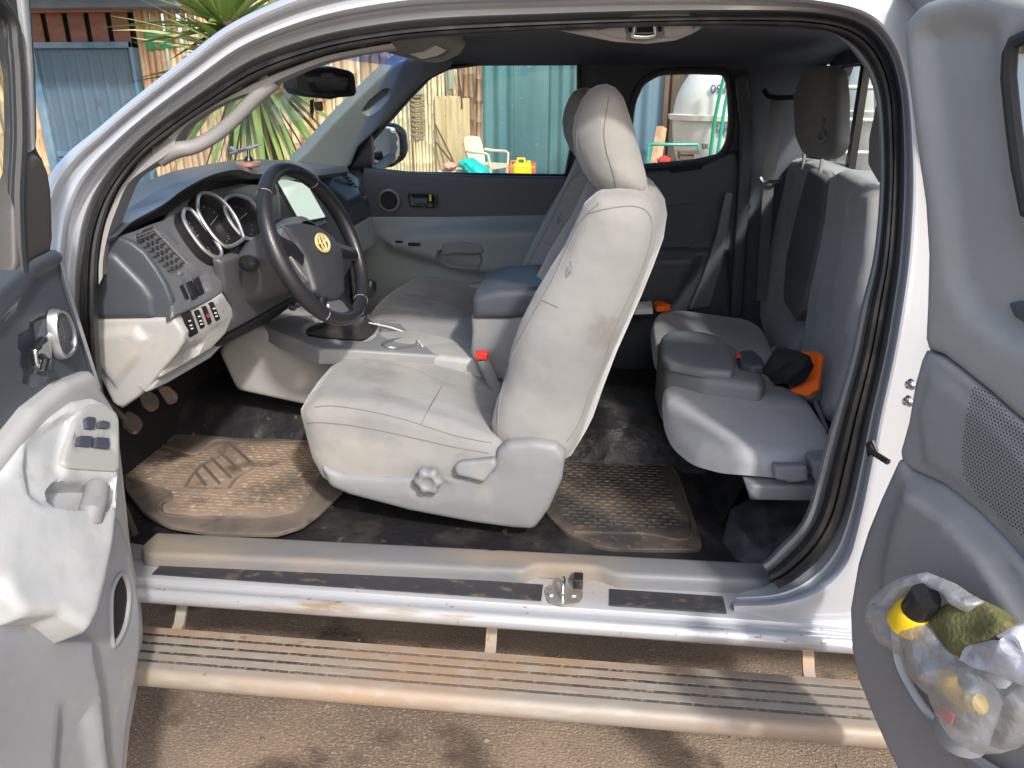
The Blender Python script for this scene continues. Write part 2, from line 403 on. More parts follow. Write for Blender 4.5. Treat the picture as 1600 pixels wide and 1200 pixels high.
# roof skin from the top rail to the far side, and the outer side panels (fender, rear corner, rocker end)
last = loops[-1]
i0, i1 = 11 * 6 - 3, 18 * 6
top = last[i0:i1 + 1]
rl = [top]
for t in (.04, .12, .25, .5, .75, .9, 1):
    rl.append([Vector((p.x, p.y + (1.60 - p.y) * t, min(p.z, 1.9) + .05 * math.sin(math.pi * t) * (1 if p.z > 1.6 else .3))) for p in top])
b.loft(rl)
body = part(b, 'body', M['silver'])
# outer skins that continue the body beyond the opening
b = MB()
lf = last[:4 * 6]
b.loft([lf, [Vector((p.x - .02, -.02, p.z)) for p in lf], [Vector((p.x - .35, -.03, min(p.z, 1.12 - .02))) for p in lf], [Vector((p.x - 1.0, .0, min(p.z, 1.02))) for p in lf]])
part(b, 'fender', M['silver'])
b = MB()
rt = last[i1:29 * 6]
b.loft([rt, [Vector((p.x + .02, -.02, p.z)) for p in rt], [Vector((max(p.x + .05, .80), -.03, p.z)) for p in rt]])
part(b, 'corner_panel', M['silver'])
b = MB(); b.box((-2.55, .05, .95), (-1.42, 1.55, 1.13), .06); b.box((-2.5, -.02, .55), (-2.3, 1.6, .95), .03)
part(b, 'hood', M['silver'])
b = MB(); b.box((.84, -.03, .62), (2.4, .05, 1.18), .02); b.box((.84, 1.55, .62), (2.4, 1.63, 1.18), .02); b.box((.84, .05, .62), (.9, 1.55, 1.18), .01); b.box((.9, .05, .62), (2.35, 1.55, .66), 0)
b.box((2.34, -.03, .62), (2.42, 1.63, 1.15), .02)
part(b, 'cargo_bed', M['silver'])
b = MB(); b.box((-2.3, .25, .40), (2.3, 1.35, .54), .02)
for xx in (-1.6, 1.55):
    b.box((xx - .05, .1, .3), (xx + .05, 1.5, .4), .02)
part(b, 'chassis', M['void'])  # plain dark underbody, put in to shade the ground below
for xx, yy, sg in ((-1.75, -.02, -1), (1.6, -.02, -1), (-1.75, 1.62, 1), (1.6, 1.62, 1)):
    b = MB(); b.lathe([(.20, -.10), (.24, -.11), (.34, -.10), (.375, -.06), (.38, 0), (.375, .06), (.34, .10), (.24, .11), (.2, .1)], (xx, yy + .12 * -sg, .38), (0, 1, 0), 40)
    wh = part(b, 'wheel', M['rub'])
    b = MB(); b.lathe([(.03, .02), (.06, .05), (.08, .03), (.17, .01), (.2, .04), (.215, .09)], (xx, yy + .12 * -sg, .38), (0, sg, 0), 30)
    b.build('rim', M['satin'], wh)
# ------------------------------------------------------------------ weather seal ring
b = MB(); sl0 = []
pr = [(-.02, .075), (.0, .05), (.2, .036), (.42, .034), (.5, .042), (.58, .034), (.8, .036), (1.0, .052), (1.06, .085)]
for f, y in pr: sl0.append([W(a.x + (c.x - a.x) * f, a.y + (c.y - a.y) * f, y=tum(a.y + (c.y - a.y) * f, y)) for a, c in zip(SO_, SI_)])
b.loft([l[:31 * 6 + 1] for l in sl0])
part(b, 'weather_seal', M['seal'])
# moulded grey trim just inside the seal, down the rear post to the sill
b = MB(); rows_ = []
for f, y in ((.95, .078), (1.05, .066), (1.3, .060), (1.5, .064), (1.62, .080), (1.66, .11)):
    r_ = []
    for j in range(17 * 6, 31 * 6 + 1):
        a, c = SO_[j], SI_[j]; g_ = 1 + (f - 1) * float(sm((j / 6 - 17) / 2)); r_.append(W(a.x + (c.x - a.x) * g_, a.y + (c.y - a.y) * g_, y=tum(a.y, y)))
    rows_.append(r_)
b.loft(rows_); part(b, 'opening_trim', M['greyplastic'])
# ------------------------------------------------------------------ sill, swept along x by its cross-section
def px_section(sec, xs, name, mt, **kw):
    b = MB(); b.loft([[Vector((x, y, z)) for y, z in sec] for x in xs]); return part(b, name, mt, **kw)
sec = [(.14,.55),(.14,.608),(.12,.612),(.040,.611),(.021,.609),(.014,.606),(.011,.600),(.0105,.596),(.006,.5935),(.001,.5935),(-.003,.596),(-.008,.597),(-.014,.594),(-.020,.588),(-.023,.582),(-.022,.572),(-.014,.562),(.006,.556),(.05,.545),(.3,.54)]
px_section(sec, [-1.4, -.9, -.5, 0, .3, .45, .62, .8], 'sill', M['sillpaint'])
# rear lower corner closing the opening (the jamb curves down into the sill)
# sill trim (scuff plate) with rounded front, bulging round the striker
b = MB(); xs = np.linspace(-.985, .402, 90); rows = []
def trimfront(x):
    # notch for the lower striker
    u = sm((x + .13 + .00) / .03) * (1 - sm((x - .02) / .06))
    c = 1 - sm((x - .375) / .03)
    e = sm((x + .985) / .02)
    return .068 + .034 * (x + .43) + .022 * u + (1 - c) * .02 + (1 - e) * .02
for x in xs:
    yf = trimfront(x); gr = .0015 if abs(x + .205) < .004 else 0
    rows.append([Vector((x, y, z - gr)) for y, z in [(.162 + .02 * x, .600), (.162 + .02 * x, .636), (.159 + .02 * x, .6395), (.152 + .02 * x, .641), (.125 + .02 * x, .6425), (yf + .016, .6435), (yf + .010, .643), (yf + .004, .6405), (yf + .001, .635), (yf, .626), (yf - .001, .612)]])
b.loft(rows, False, 0, True, True)
part(b, 'sill_trim', M['scuff'], ang=50)
for x0, x1 in ((-.935, -.085), (.055, .290)):
    b = MB(); b.box((x0, .020, .6115), (x1, .075, .6145), .001); part(b, 'scuff_strip', M['strip'])
# lower striker and lock block
b = MB(); b.relief(rnd([(850,922),(856,914),(882,912),(908,916),(912,930),(904,942),(880,946),(856,940)], 5), ZP(.614), .003, .001, step=.006)
st = part(b, 'striker_plate', M['steel'])
for q in ((861, 929), (896, 930)):
    b = MB(); b.lathe([(.001, .004), (.006, .004), (.0075, .002), (.0085, 0)], W(*q, z=.6145), (0, 0, 1), 12); b.build('screw', M['steel'], st)
b = MB(); c0 = W(879, 934, z=.616); c1 = c0 + Vector((.0, .05, .0))
b.tube(cr([c0 + Vector((0, .0, -.003)), c0 + Vector((0, 0, .012)), c0 + Vector((0, .012, .026)), c0 + Vector((0, .032, .026)), c1 + Vector((0, 0, .01)), c1]), .0045, 10)
b.build('loop', M['chrome'], st)
b = MB(); o = W(897, 921, z=.616); b.box(o + Vector((-.002, .005, -.005)), o + Vector((.018, .035, .02)), .003)
b.build('block', M['black'], st)
# ------------------------------------------------------------------ side step (running board)
def steps(y): return y
zt = .455
pa, pb = W(800, 1021, z=zt).y, W(800, 1093, z=zt).y
b = MB(); n = 4; sec = [(pa + .012, zt - .05), (pa + .004, zt - .03), (pa, zt - .006), (pa - .003, zt)]
W_ = pa - pb
for k in range(n):
    c = pa - W_ * (.2 + .2 * k); sec += [(c + .0047, zt), (c + .0044, zt - .003), (c - .0044, zt - .003), (c - .0047, zt)]
sec += [(pb + .006, zt), (pb, zt - .001), (pb - .006, zt - .005), (pb - .010, zt - .012), (pb - .012, zt - .022), (pb - .010, zt - .034), (pb - .004, zt - .042), (pb + .01, zt - .046), (pa, zt - .05)]
b.loft([[Vector((x, y, z)) for y, z in sec] for x in np.linspace(-1.35, 1.05, 30)], False, 0, True, True)
sb = part(b, 'side_step', M['step'], ang=30)
b = MB()
for k in range(n):
    c = pa - W_ * (.2 + .2 * k); b.box((-1.34, c - .0042, zt - .0035), (1.04, c + .0042, zt - .0008))
b.build('grip_strips', M['stepstrip'], sb)
for qx in (255, 768, 1249):
    x = W(qx, 1000, z=.45).x
    b = MB(); b.loft([[Vector((x - w_, y, z)), Vector((x + w_, y, z)), Vector((x + w_, y, z - .012)), Vector((x - w_, y, z - .012))] for y, z, w_ in ((pa - .02, zt - .03, .013), (pa + .03, zt - .012, .012), (pa + .06, zt + .03, .012), (pa + .10, zt + .09, .014), (pa + .2, zt + .10, .016))], True, 0, True, True)
    b.build('bracket', M['step'], sb)
# ------------------------------------------------------------------ ground
b = MB(); b.add([(-60, -30, 0), (60, -30, 0), (60, 90, 0), (-60, 90, 0)], [(0, 1, 2, 3)])
g = b.build('ground', M['ground'], None, base=(0, 0, 0)); struct(g)
rs = np.random.default_rng(3)
b = MB()
for k in range(2600):
    x, y = rs.uniform(-1.6, 1.6), rs.uniform(-.25, 1.3); r = rs.uniform(.002, .006) * (2.2 if rs.random() < .05 else 1)
    u = [Vector((x + r * math.cos(a) * rs.uniform(.7, 1.2), y + r * math.sin(a) * rs.uniform(.7, 1.2), -.001)) for a in np.linspace(0, 2 * math.pi, 6)[:-1]]
    b.add(u + [Vector((x, y, r * .7))], [(i, (i + 1) % 5, 5) for i in range(5)])
gr = b.build('gravel', mat('gravel_stones', (.24, .19, .15), .9, 0, [((.12, .09, .07), 15, .4, .6, 2)]), None, base=(0, 0, 0), merge=0); gr['kind'] = 'stuff'; gr['label'] = 'small loose stones scattered over the packed dirt beside the step'; gr['category'] = 'gravel'
# ------------------------------------------------------------------ cab shell: floor, far wall, rear wall, headliner
b = MB()
rsf = np.random.default_rng(2); KF = rsf.uniform(6, 26, (10, 2)); PF = rsf.uniform(0, 6, 10)
def fz(x, y): return .609 + .0035 * sum(abs(math.sin(KF[i][0] * x * .5 + KF[i][1] * y * .5 + PF[i])) for i in range(6)) / 2 - .004
b.loft([[Vector((x, y, fz(x, y) * (1 if .1 < y else 1))) for y in np.linspace(.10, 1.52, 60)] for x in np.linspace(-1.75, .72, 150)])
b.add([(-1.25, .10, .602), (-1.25, 1.52, .602), (-1.5, 1.52, 1.2), (-1.5, .10, 1.2)], [(0, 1, 2, 3)])
# rear step of the floor under the back seats
fl = []
for y in np.linspace(.36, 1.5, 24):
    wv = .012 * math.sin(y * 17) + .01 * math.sin(y * 31 + 1)
    fl.append([Vector((.30 + wv, y, .603)), Vector((.335 + wv * .5, y, .625 + wv * .3)), Vector((.35, y, .68)), Vector((.375 + wv * .6, y, .735)), Vector((.42, y, .748)), Vector((.72, y, .75))])
b.loft(fl)
# transmission tunnel
tn = []
for x in np.linspace(-1.4, .34, 30):
    wv = .006 * math.sin(x * 23)
    tn.append([Vector((x, y, z + wv)) for y, z in ((.62, .603), (.66, .64), (.70, .70), (.76, .735), (.9, .74), (1.0, .72), (1.06, .64), (1.1, .603))])
b.loft(tn)
part(b, 'cabin_floor', M['vinyl'], ang=60)
# vinyl crumpled up the rear corner
rv_ = np.random.default_rng(11); KV = rv_.uniform(18, 70, (8, 2)); PV = rv_.uniform(0, 6, 8)
vf = lambda u, v: .016 * (sum(1 - abs(math.sin(KV[i][0] * u * .7 + KV[i][1] * v * .5 * (-1) ** i + PV[i])) for i in range(8)) / 8 - .35) * 2.2
b = MB(); b.relief([(1126,840),(1140,795),(1168,776),(1278,776),(1268,830),(1245,872),(1212,902),(1150,893)], plane3(W(1145, 785, y=.37), W(1270, 785, y=.34), W(1180, 893, y=.19), (0, -1, .5)), .05, .012, step=.008, fn=vf, puff=.012, puffw=.05)
part(b, 'floor_vinyl_fold', mat('vinyl_fold', (.03, .031, .035), .34, bump=[(420, .7, .0015, 2, 'vor')]), ang=80)
def sheet(mb, outer, holes, y, th=.02, m=0):
    """flat wall at depth y with window holes (pixel outlines) and real thickness"""
    lo_ = [[W(p[0], p[1], y=y) for p in outer]] + [[W(p[0], p[1], y=y) for p in h] for h in holes]
    flat = [[Vector((p.x, p.z, 0)) for p in l] for l in lo_]
    tr = tessellate_polygon(flat); pts = [p for l in lo_ for p in l]
    mb.add(pts, [tuple(t) for t in tr], m)
    mb.add([p + Vector((0, th, 0)) for p in pts], [tuple(t)[::-1] for t in tr], m)
    for l in lo_: mb.loft([l, [p + Vector((0, th, 0)) for p in l]], True, m)
FW_HOLE = rnd([(560,240),(600,195),(640,150),(668,122),(700,106),(760,98),(830,95),(904,93),(904,150),(896,215),(884,275),(820,274),(740,273),(640,271),(565,268)], 7)
Q_HOLE = rnd([(984,262),(983,205),(988,160),(1002,128),(1030,112),(1080,110),(1135,112),(1141,140),(1143,190),(1138,225),(1125,245),(1085,254),(1010,261)], 12)
b = MB(); sheet(b, [(455,262),(500,205),(560,150),(622,93),(700,60),(1292,20),(1292,300),(1270,560),(900,700),(620,640),(440,560)], [FW_HOLE, Q_HOLE], 1.52, .07)
part(b, 'far_side_shell', M['liner'], ang=30)
# headliner
hp = [(W(p.x, p.y, y=tum(p.y, .085))) for p in SI_[10 * 6: 20 * 6 + 1]]
hl = []
for t in (0, .03, .08, .2, .4, .6, .8, .93, 1):
    row = []
    for p in hp:
        zf = min(p.z, 1.715); 
        zz = zf + (1.705 - zf) * sm(t / .12) + .02 * math.sin(math.pi * t)
        xf = p.x
        if t > 0: xf = -.60 + (p.x - hp[0].x) * (.76 + .60) / (hp[-1].x - hp[0].x) * sm(t * 6) + (1 - sm(t * 6)) * (p.x - (-.60) )
        if t == 0: xf = p.x
        row.append(Vector((xf, p.y + (1.525 - p.y) * t, zz - .03 * sm((t - .9) / .1))))
    hl.append(row)
b = MB(); b.loft(hl); b.loft([[q + Vector((0, 0, .02)) for q in r_] for r_ in hl])
part(b, 'headliner', M['liner'], ang=60)
# rear wall with the back window
b = MB(); XR = .735
wv = lambda y, z: Vector((XR, y, z))
outer = [wv(.08, .6), wv(1.52, .6), wv(1.52, 1.74), wv(.08, 1.74)]
hole = [wv(.24, 1.33), wv(1.43, 1.33), wv(1.46, 1.36), wv(1.45, 1.64), wv(1.42, 1.67), wv(.26, 1.67), wv(.22, 1.62), wv(.21, 1.37)]
fl2 = [[Vector((p.y, p.z, 0)) for p in l] for l in (outer, hole)]
tr = tessellate_polygon(fl2); pts = outer + hole
b.add(pts, [tuple(t) for t in tr]); b.add([p + Vector((.05, 0, 0)) for p in pts], [tuple(t)[::-1] for t in tr])
b.loft([hole, [p + Vector((.05, 0, 0)) for p in hole]], True)
part(b, 'rear_cab_wall', M['darkpl'], ang=30)
b = MB(); b.add([p + Vector((.03, 0, 0)) for p in hole], [tuple(range(8))]); rg = part(b, 'rear_window', M['glass'], smooth=False)
b = MB(); yd = W(1338, 200, x=.755).y; b.box((.745, yd - .018, 1.33), (.765, yd + .018, 1.67)); b.box((.745, .45, 1.33), (.765, .486, 1.67)); b.tube([p + Vector((.02, 0, 0)) for p in hole], .007, 6, True); b.build('window_frame', M['black'], rg)
# silver outside of the far body, seen only from elsewhere
b = MB(); sheet(b, [(455,262),(500,205),(560,150),(622,93),(700,60),(1250,20),(1250,300),(1230,560),(900,700),(620,640),(440,560)], [FW_HOLE, Q_HOLE], 1.60, .02)
part(b, 'far_outer_skin', M['silver'], ang=30)
b = MB(); b.add([W(p[0], p[1], y=1.555) for p in FW_HOLE], [tuple(range(len(FW_HOLE)))]); part(b, 'door_window', M['tint'], smooth=False)
b = MB(); b.add([W(p[0], p[1], y=1.555) for p in Q_HOLE], [tuple(range(len(Q_HOLE)))]); part(b, 'quarter_window', M['glass'], smooth=False)
# moulded rim round the quarter window, worn bronze edge on its rear side
b = MB(); b.tube([W(p[0], p[1], y=1.515) for p in Q_HOLE], .012, 8, True); part(b, 'quarter_window_rim', M['darkpl'])
b = MB(); b.tube([W(p[0], p[1], y=1.512) for p in FW_HOLE], .007, 8, True); part(b, 'door_window_rim', M['black'])
# ------------------------------------------------------------------ far front door card
b = MB()
b.relief([(568,262),(640,270),(740,275),(895,277),(905,345),(575,345),(562,300)], YP(1.475), .04, .008, step=.02)
fd = part(b, 'door_card', M['darkpl'])
b = MB()
b.relief([(572,338),(700,338),(905,334),(930,700),(640,640),(560,560),(545,420)], YP(1.47), .04, .012,
    feats=[(rnd([(588,366),(640,350),(720,343),(905,338),(905,452),(800,444),(720,430),(660,412),(605,395)], 6), .045, .05), (rnd([(686,388),(715,380),(750,384),(758,402),(752,418),(700,416),(684,402)], 5), -.035, .012)], step=.013)
b.build('armrest_panel', M['doorgrey'], fd)
b = MB(); b.relief(rnd([(690,382),(718,378),(750,382),(757,394),(740,398),(712,396),(690,400)], 4), YP(1.418), .02, .006, step=.007); b.build('pull_handle', M['greyplastic'], fd)
b = MB(); c = W(608, 313, y=1.462); b.lathe([(.031, -.004), (.034, .005), (.039, .005), (.042, -.004)], c, (0, -1, 0), 32); b.build('speaker_ring', M['satin'], fd)
b = MB(); b.lathe([(.001, .0), (.033, .001)], c, (0, -1, 0), 24); b.build('speaker_mesh', M['void'], fd)
b = MB(); b.relief(rnd([(636,301),(682,302),(683,325),(640,323)], 5), YP(1.460), .006, .003, feats=[(rnd([(640,304),(678,305),(678,321),(644,320)], 3), -.004, .004)], step=.006)
hd = b.build('door_handle', M['black'], fd)
b = MB(); b.box(W(646, 318, y=1.458) + Vector((0, -.006, 0)), W(668, 310, y=1.458) + Vector((0, .004, 0)), .002); b.build('lever', M['darkpl'], hd)
b = MB(); b.box(W(671, 314, y=1.456) + Vector((0, -.002, 0)), W(674, 304, y=1.456), .0005); b.build('lock_knob', mat('lock_marker', (.6, .65, .02), .5), hd)
b = MB()
for q in ((618,376,630,379),(638,379,657,384)): b.box(W(q[0], q[3], y=1.424) + Vector((0, -.004, 0)), W(q[2], q[1], y=1.424), .001)
b.build('window_switch', M['black'], fd)
b = MB(); b.relief(rnd([(690,452),(760,440),(860,455),(900,500),(880,620),(700,600)], 14), YP(1.44), .03, .012, step=.02); b.build('lower_pocket', M['doorgrey'], fd)
# rear access door card on the far side
b = MB()
b.relief([(925,262),(975,262),(1012,268),(1090,262),(1150,235),(1165,300),(1150,600),(905,600),(905,330)], YP(1.485), .03, .008,
  feats=[([(905,382),(1140,386),(1150,600),(905,600)], .02, .02), ([(960,396),(1100,392),(1060,470),(1000,500),(940,500)], .018, .03)], step=.018)
rd = part(b, 'access_door_card', M['darkpl'])
b = MB(); b.relief(rnd([(1044,263),(1092,257),(1098,264),(1048,271)], 3), YP(1.478), .004, .002, step=.006); b.build('ashtray', M['void'], rd)
b = MB(); b.relief([(1133,300),(1146,303),(1128,420),(1110,480),(1075,485),(1098,430),(1118,370)], YP(1.450), .02, .006, step=.012); b.build('pillar_trim', M['lidgrey'], rd)
b = MB(); b.relief(rnd([(1020,325),(1085,318),(1105,345),(1080,385),(1030,388),(1012,355)], 8), YP(1.47), .01, .003, step=.012); b.build('speaker_grille', M['liner'], rd)
b = MB(); b.relief([(1150,120),(1168,112),(1180,200),(1172,300),(1160,500),(1140,500),(1152,300),(1158,200)], YP(1.46), .05, .01, step=.015); part(b, 'rear_pillar_trim', M['darkpl'])
# far windscreen pillar with its moulded grip recess
b = MB()
pl = plane3(W(460, 258, y=1.36), W(560, 262, y=1.47), W(640, 105, y=1.38))
b.relief([(455,258),(480,235),(520,190),(560,150),(600,112),(622,96),(655,88),(712,92),(705,106),(668,124),(638,150),(604,190),(560,232),(548,262),(530,268)], pl, .05, .012,
   feats=[(rnd([(563,175),(575,158),(598,138),(611,137),(610,152),(592,172),(575,183)], 6), -.022, .012)], step=.011)
part(b, 'windscreen_pillar', grain('pillar_plastic', (.17, .20, .20), .5))
b = MB(); b.relief([(531,266),(536,244),(556,216),(580,192),(582,264)], YP(1.485), .03, .004, step=.015); part(b, 'mirror_sail', M['black'])
# outside mirror beyond the window
b = MB()
mpl = plane3(W(580, 200, y=1.76), W(580, 262, y=1.76), W(642, 225, y=1.90), (1, -.3, 0))
b.relief(rnd([(578,196),(600,191),(628,194),(640,205),(643,235),(637,250),(618,263),(590,264),(579,255)], 6), mpl, .09, .03, feats=[(rnd([(580,200),(600,196),(618,198),(625,215),(626,245),(612,258),(590,260),(581,250)], 5), -.012, .008)], step=.012)
mr = part(b, 'side_mirror', M['black'])
b = MB(); b.relief(rnd([(581,201),(600,197),(617,199),(624,215),(625,245),(611,257),(590,259),(582,249)], 5), mpl.off(-.004), .003, .001, step=.02); b.build('mirror_glass', mat('mirror', (.85, .87, .88), .02, 1.), mr)
b = MB(); b.tube([W(585, 268, y=1.58), W(600, 255, y=1.72), W(612, 245, y=1.8)], .018, 8); b.build('arm', M['black'], mr)
# ------------------------------------------------------------------ near windscreen pillar trim with grab handle
TI = [(162,430),(164,400),(172,365),(186,325),(205,284),(238,262),(268,243),(279,228),(280,215),(296,194),(338,167),(378,151),(404,146),(440,126),(500,101),(560,86),(620,77)]
SIt = [(152,450),(152,410),(160,355),(170,325),(184,295),(212,255),(235,233),(248,222),(258,214),(285,195),(330,165),(372,140),(403,122),(440,108),(503,86),(550,76),(610,65)]
b = MB(); A = cr([(x, y, 0) for x, y in TI], 6); B = cr([(x, y, 0) for x, y in SIt], 6)
Wt = lambda q, y: W(q.x, q.y, y=tum(q.y, y))
b.loft([[Wt(q, .08) for q in B], [Wt(q, .062).lerp(Wt(r_, .062), .25) for q, r_ in zip(B, A)], [Wt(q, .066).lerp(Wt(r_, .066), .8) for q, r_ in zip(B, A)], [Wt(r_, .085) for r_ in A], [Wt(r_, .085) + Vector((-.01, .05, .0)) for r_ in A]])
pt = part(b, 'pillar_trim', grain('pillar_trim_plastic', (.27, .265, .26), .5), ang=60)
b = MB(); hb = cr([W(x_, y_, y=tum(y_, d_)) for x_, y_, d_ in ((250, 243, .085), (275, 234, .082), (303, 229, .090), (335, 212, .095), (364, 188, .092), (388, 163, .085), (404, 145, .082), (425, 124, .085))], 6)
b.tube(hb, lambda t: .0135 + .008 * (abs(t - .5) * 2) ** 3, 12)
b.build('grab_handle', bpy.data.materials['pillar_trim_plastic'], pt)
# windscreen glass with the blue sun band on top
wl, wt = [], []
for k in range(13):
    t = k / 12; y = .16 + 1.24 * t; yt_ = .27 + 1.11 * t; bow = math.sin(math.pi * t)
    wl.append(Vector((-1.36 - .10 * bow, y, 1.31))); wt.append(Vector((-.50 - .13 * t - .05 * bow, yt_, 1.70)))
rows = [[a.lerp(c, s_) + Vector((0, 0, .02 * math.sin(math.pi * s_))) for a, c in zip(wl, wt)] for s_ in np.linspace(0, 1, 9)]
b = MB(); b.loft(rows[:8] + [[p.lerp(q, .35) for p, q in zip(rows[7], rows[8])]]); ws = part(b, 'windscreen', M['glass'])
b = MB(); b.loft([[p.lerp(q, .35) for p, q in zip(rows[7], rows[8])], rows[8]]); b.build('sun_band', M['band'], ws)
# cowl in front of the dash
b = MB(); b.loft([[p + Vector((.02, 0, .0)) for p in wl], [p + Vector((-.06, 0, -.02)) for p in wl], [p + Vector((-.25, 0, -.08)) for p in wl]]); part(b, 'cowl', M['black'])
# ------------------------------------------------------------------ dashboard
GP = plane3(W(182, 369, y=.128), W(268, 478, y=.128), W(405, 330, y=.52), (1, -.2, .5))
b = MB()
back = [(150,345),(158,333),(185,309),(201,292),(240,279),(270,268),(307,260),(367,250),(400,249),(440,250),(462,250),(500,254),(538,262)]
brow = [(164,366),(180,370),(207,346),(232,332),(258,317),(285,297),(315,280),(345,269),(375,265),(400,272),(440,270),(485,275),(545,268)]
bz = [1.30,1.315,1.33,1.335,1.335,1.335,1.335,1.335,1.335,1.335,1.335,1.335,1.335]
A = cr([W(*p, z=z) for p, z in zip(back, bz)], 5)
bx = [-.93,-.925,-.90,-.885,-.87,-.855,-.845,-.84,-.835,-.83,-.82,-.81,-.80]
bh = [.004,.008,.02,.03,.045,.06,.07,.07,.06]
B = cr([W(p[0], p[1], GP.off(bh[i])) if i < 9 else W(*p, x=bx[i]) for i, p in enumerate(brow)], 5)
mid = [a.lerp(c, .55) + Vector((0, 0, .012)) for a, c in zip(A, B)]
mid2 = [a.lerp(c, .92) + Vector((0, 0, .007)) for a, c in zip(A, B)]
b.loft([[p + Vector((-.25, 0, -.12)) for p in A], A, mid, mid2, B, [p + Vector((-.012, .0, -.012)) for p in B], [p + Vector((-.10, .02, -.02)) for p in B], [p + Vector((-.16, .03, -.10)) for p in B]])
dtree = b.tree(); dash = part(b, 'dashboard', mat('dash_pad', (.062, .072, .088), .28, 0, [((.08, .082, .086), 6, .45, .75, 4, None, .38)], bump=[(380, .14, .001, 2, 'vor')]), ang=50)
def dp(name, mt, **k):
    return lambda mb: mb.build(name, mt, dash, **k)
b = MB()
b.relief([(180,369),(210,360),(237,349),(258,342),(266,330),(290,312),(330,296),(380,285),(425,290),(425,385),(395,400),(345,406),(349,433),(351,458),(310,478),(268,497),(267,470),(258,445),(243,420),(225,395),(203,378)], GP, .02, .006,
    feats=[([(213,371),(238,360),(243,361),(291,411),(292,415),(266,423)], -.018, .003), (rnd([(292,440),(316,427),(326,455),(302,470)], 3), -.006, .002), ([(276,424),(287,421),(290,428),(279,431)], -.003, .002)], step=.011)
b.build('instrument_panel', M['dash'], dash)
def onp(pts, pl, h=0): return [W(p[0], p[1], pl.off(h)) for p in pts]
# air vent slats
b = MB()
e0 = [(213,371),(266,423)]; e1 = [(240,360),(292,413)]
for k in range(7):
    t = (k + .35) / 7
    a_ = Vector(e0[0]).lerp(Vector(e0[1]), t); c_ = Vector(e1[0]).lerp(Vector(e1[1]), t)
    b.tube([W(a_.x, a_.y, GP.off(-.004)), W(c_.x, c_.y, GP.off(-.004))], .0028, 6, flat=.6)
for f_ in (.25, .5, .75):
    a_ = Vector(e0[0]).lerp(Vector(e1[0]), f_); c_ = Vector(e0[1]).lerp(Vector(e1[1]), f_)
    b.tube([W(a_.x, a_.y, GP.off(-.012)), W(c_.x, c_.y, GP.off(-.012))], .0016, 6)
vt = b.build('air_vent', M['dash'], dash)
b = MB(); b.tube([W(241, 358, GP), W(293, 412, GP)], .0022, 6); b.tube([W(211, 371, GP), W(241, 358, GP)], .0015, 6); b.build('vent_trim', M['satin'], dash)
b = MB()
b.relief(rnd([(280,447),(286,443),(297,466),(290,470)], 2), GP.off(.001), .006, .002, step=.006)
b.relief(rnd([(292,441),(300,437),(311,462),(303,467)], 2), GP.off(.002), .006, .002, step=.006)
b.relief(rnd([(303,436),(311,431),(320,456),(313,461)], 2), GP.off(.001), .006, .002, step=.006)
b.build('dimmer_switches', M['black'], dash)
b = MB(); b.relief([(278,424),(286,421),(289,427),(281,430)], GP.off(.001), .003, .0008, step=.004); b.build('vent_dial', M['satin'], dash)
b = MB(); b.relief(rnd([(254,362),(262,358),(281,378),(275,384)], 2), GP.off(.0008), .002, .0006, step=.006); b.build('side_defroster', M['darkpl'], dash)
# three gauge tunnels
rings = [[(286,333),(290,326),(299,328),(310,341),(322,357),(338,378),(346,393),(344,402),(334,401),(318,389),(300,366),(288,345)],
 [(308,322),(310,306),(320,301),(338,306),(356,322),(370,343),(379,366),(379,375),(357,386),(340,376),(324,356),(312,336)],
 [(350,316),(356,308),(370,305),(390,312),(405,329),(412,350),(410,366),(397,374),(380,370),(364,352),(353,333)]]
for k, rg_ in enumerate(rings):
    ring = cr([(x, y, 0) for x, y in rg_], 5, True)
    f0 = [W(p.x, p.y, GP.off(.030 + .006 * (k == 1))) for p in ring]
    cen = sum(f0, Vector()) / len(f0)
    b = MB()
    back_ = [cen + (p - cen) * .84 - GP.n * (.026 + .006 * (k == 1)) for p in f0]
    out_ = [cen + (p - cen) * 1.07 - GP.n * .03 for p in f0]
    b.loft([out_, [cen + (p - cen) * 1.03 for p in f0], f0, [cen + (p - cen) * .93 - GP.n * .006 for p in f0], back_], True, 0)
    b.add(back_, [tuple(range(len(back_)))], 0)
    gz = b.build('gauge', M['black'] if k == 2 else mat('gauge_tunnel', (.014, .014, .016), .25), dash, ang=60)
    b = MB(); b.tube([p + (cen - p) * .01 for p in f0], .0042, 8, True); b.build('gauge_ring', M['satin'], gz)
    b = MB(); dz_ = .024 + .006 * (k == 1); q = [cen + (p - cen) * .76 - GP.n * dz_ for p in f0]; b.tube([q[len(q) // 3], cen - GP.n * dz_], .0009, 4)
    for i in range(0, len(q), 3): b.tube([q[i], q[i].lerp(cen - GP.n * dz_, .10)], .0005, 4)
    b.build('dial_marks', mat('dial_print', (.22, .22, .23), .6), gz)
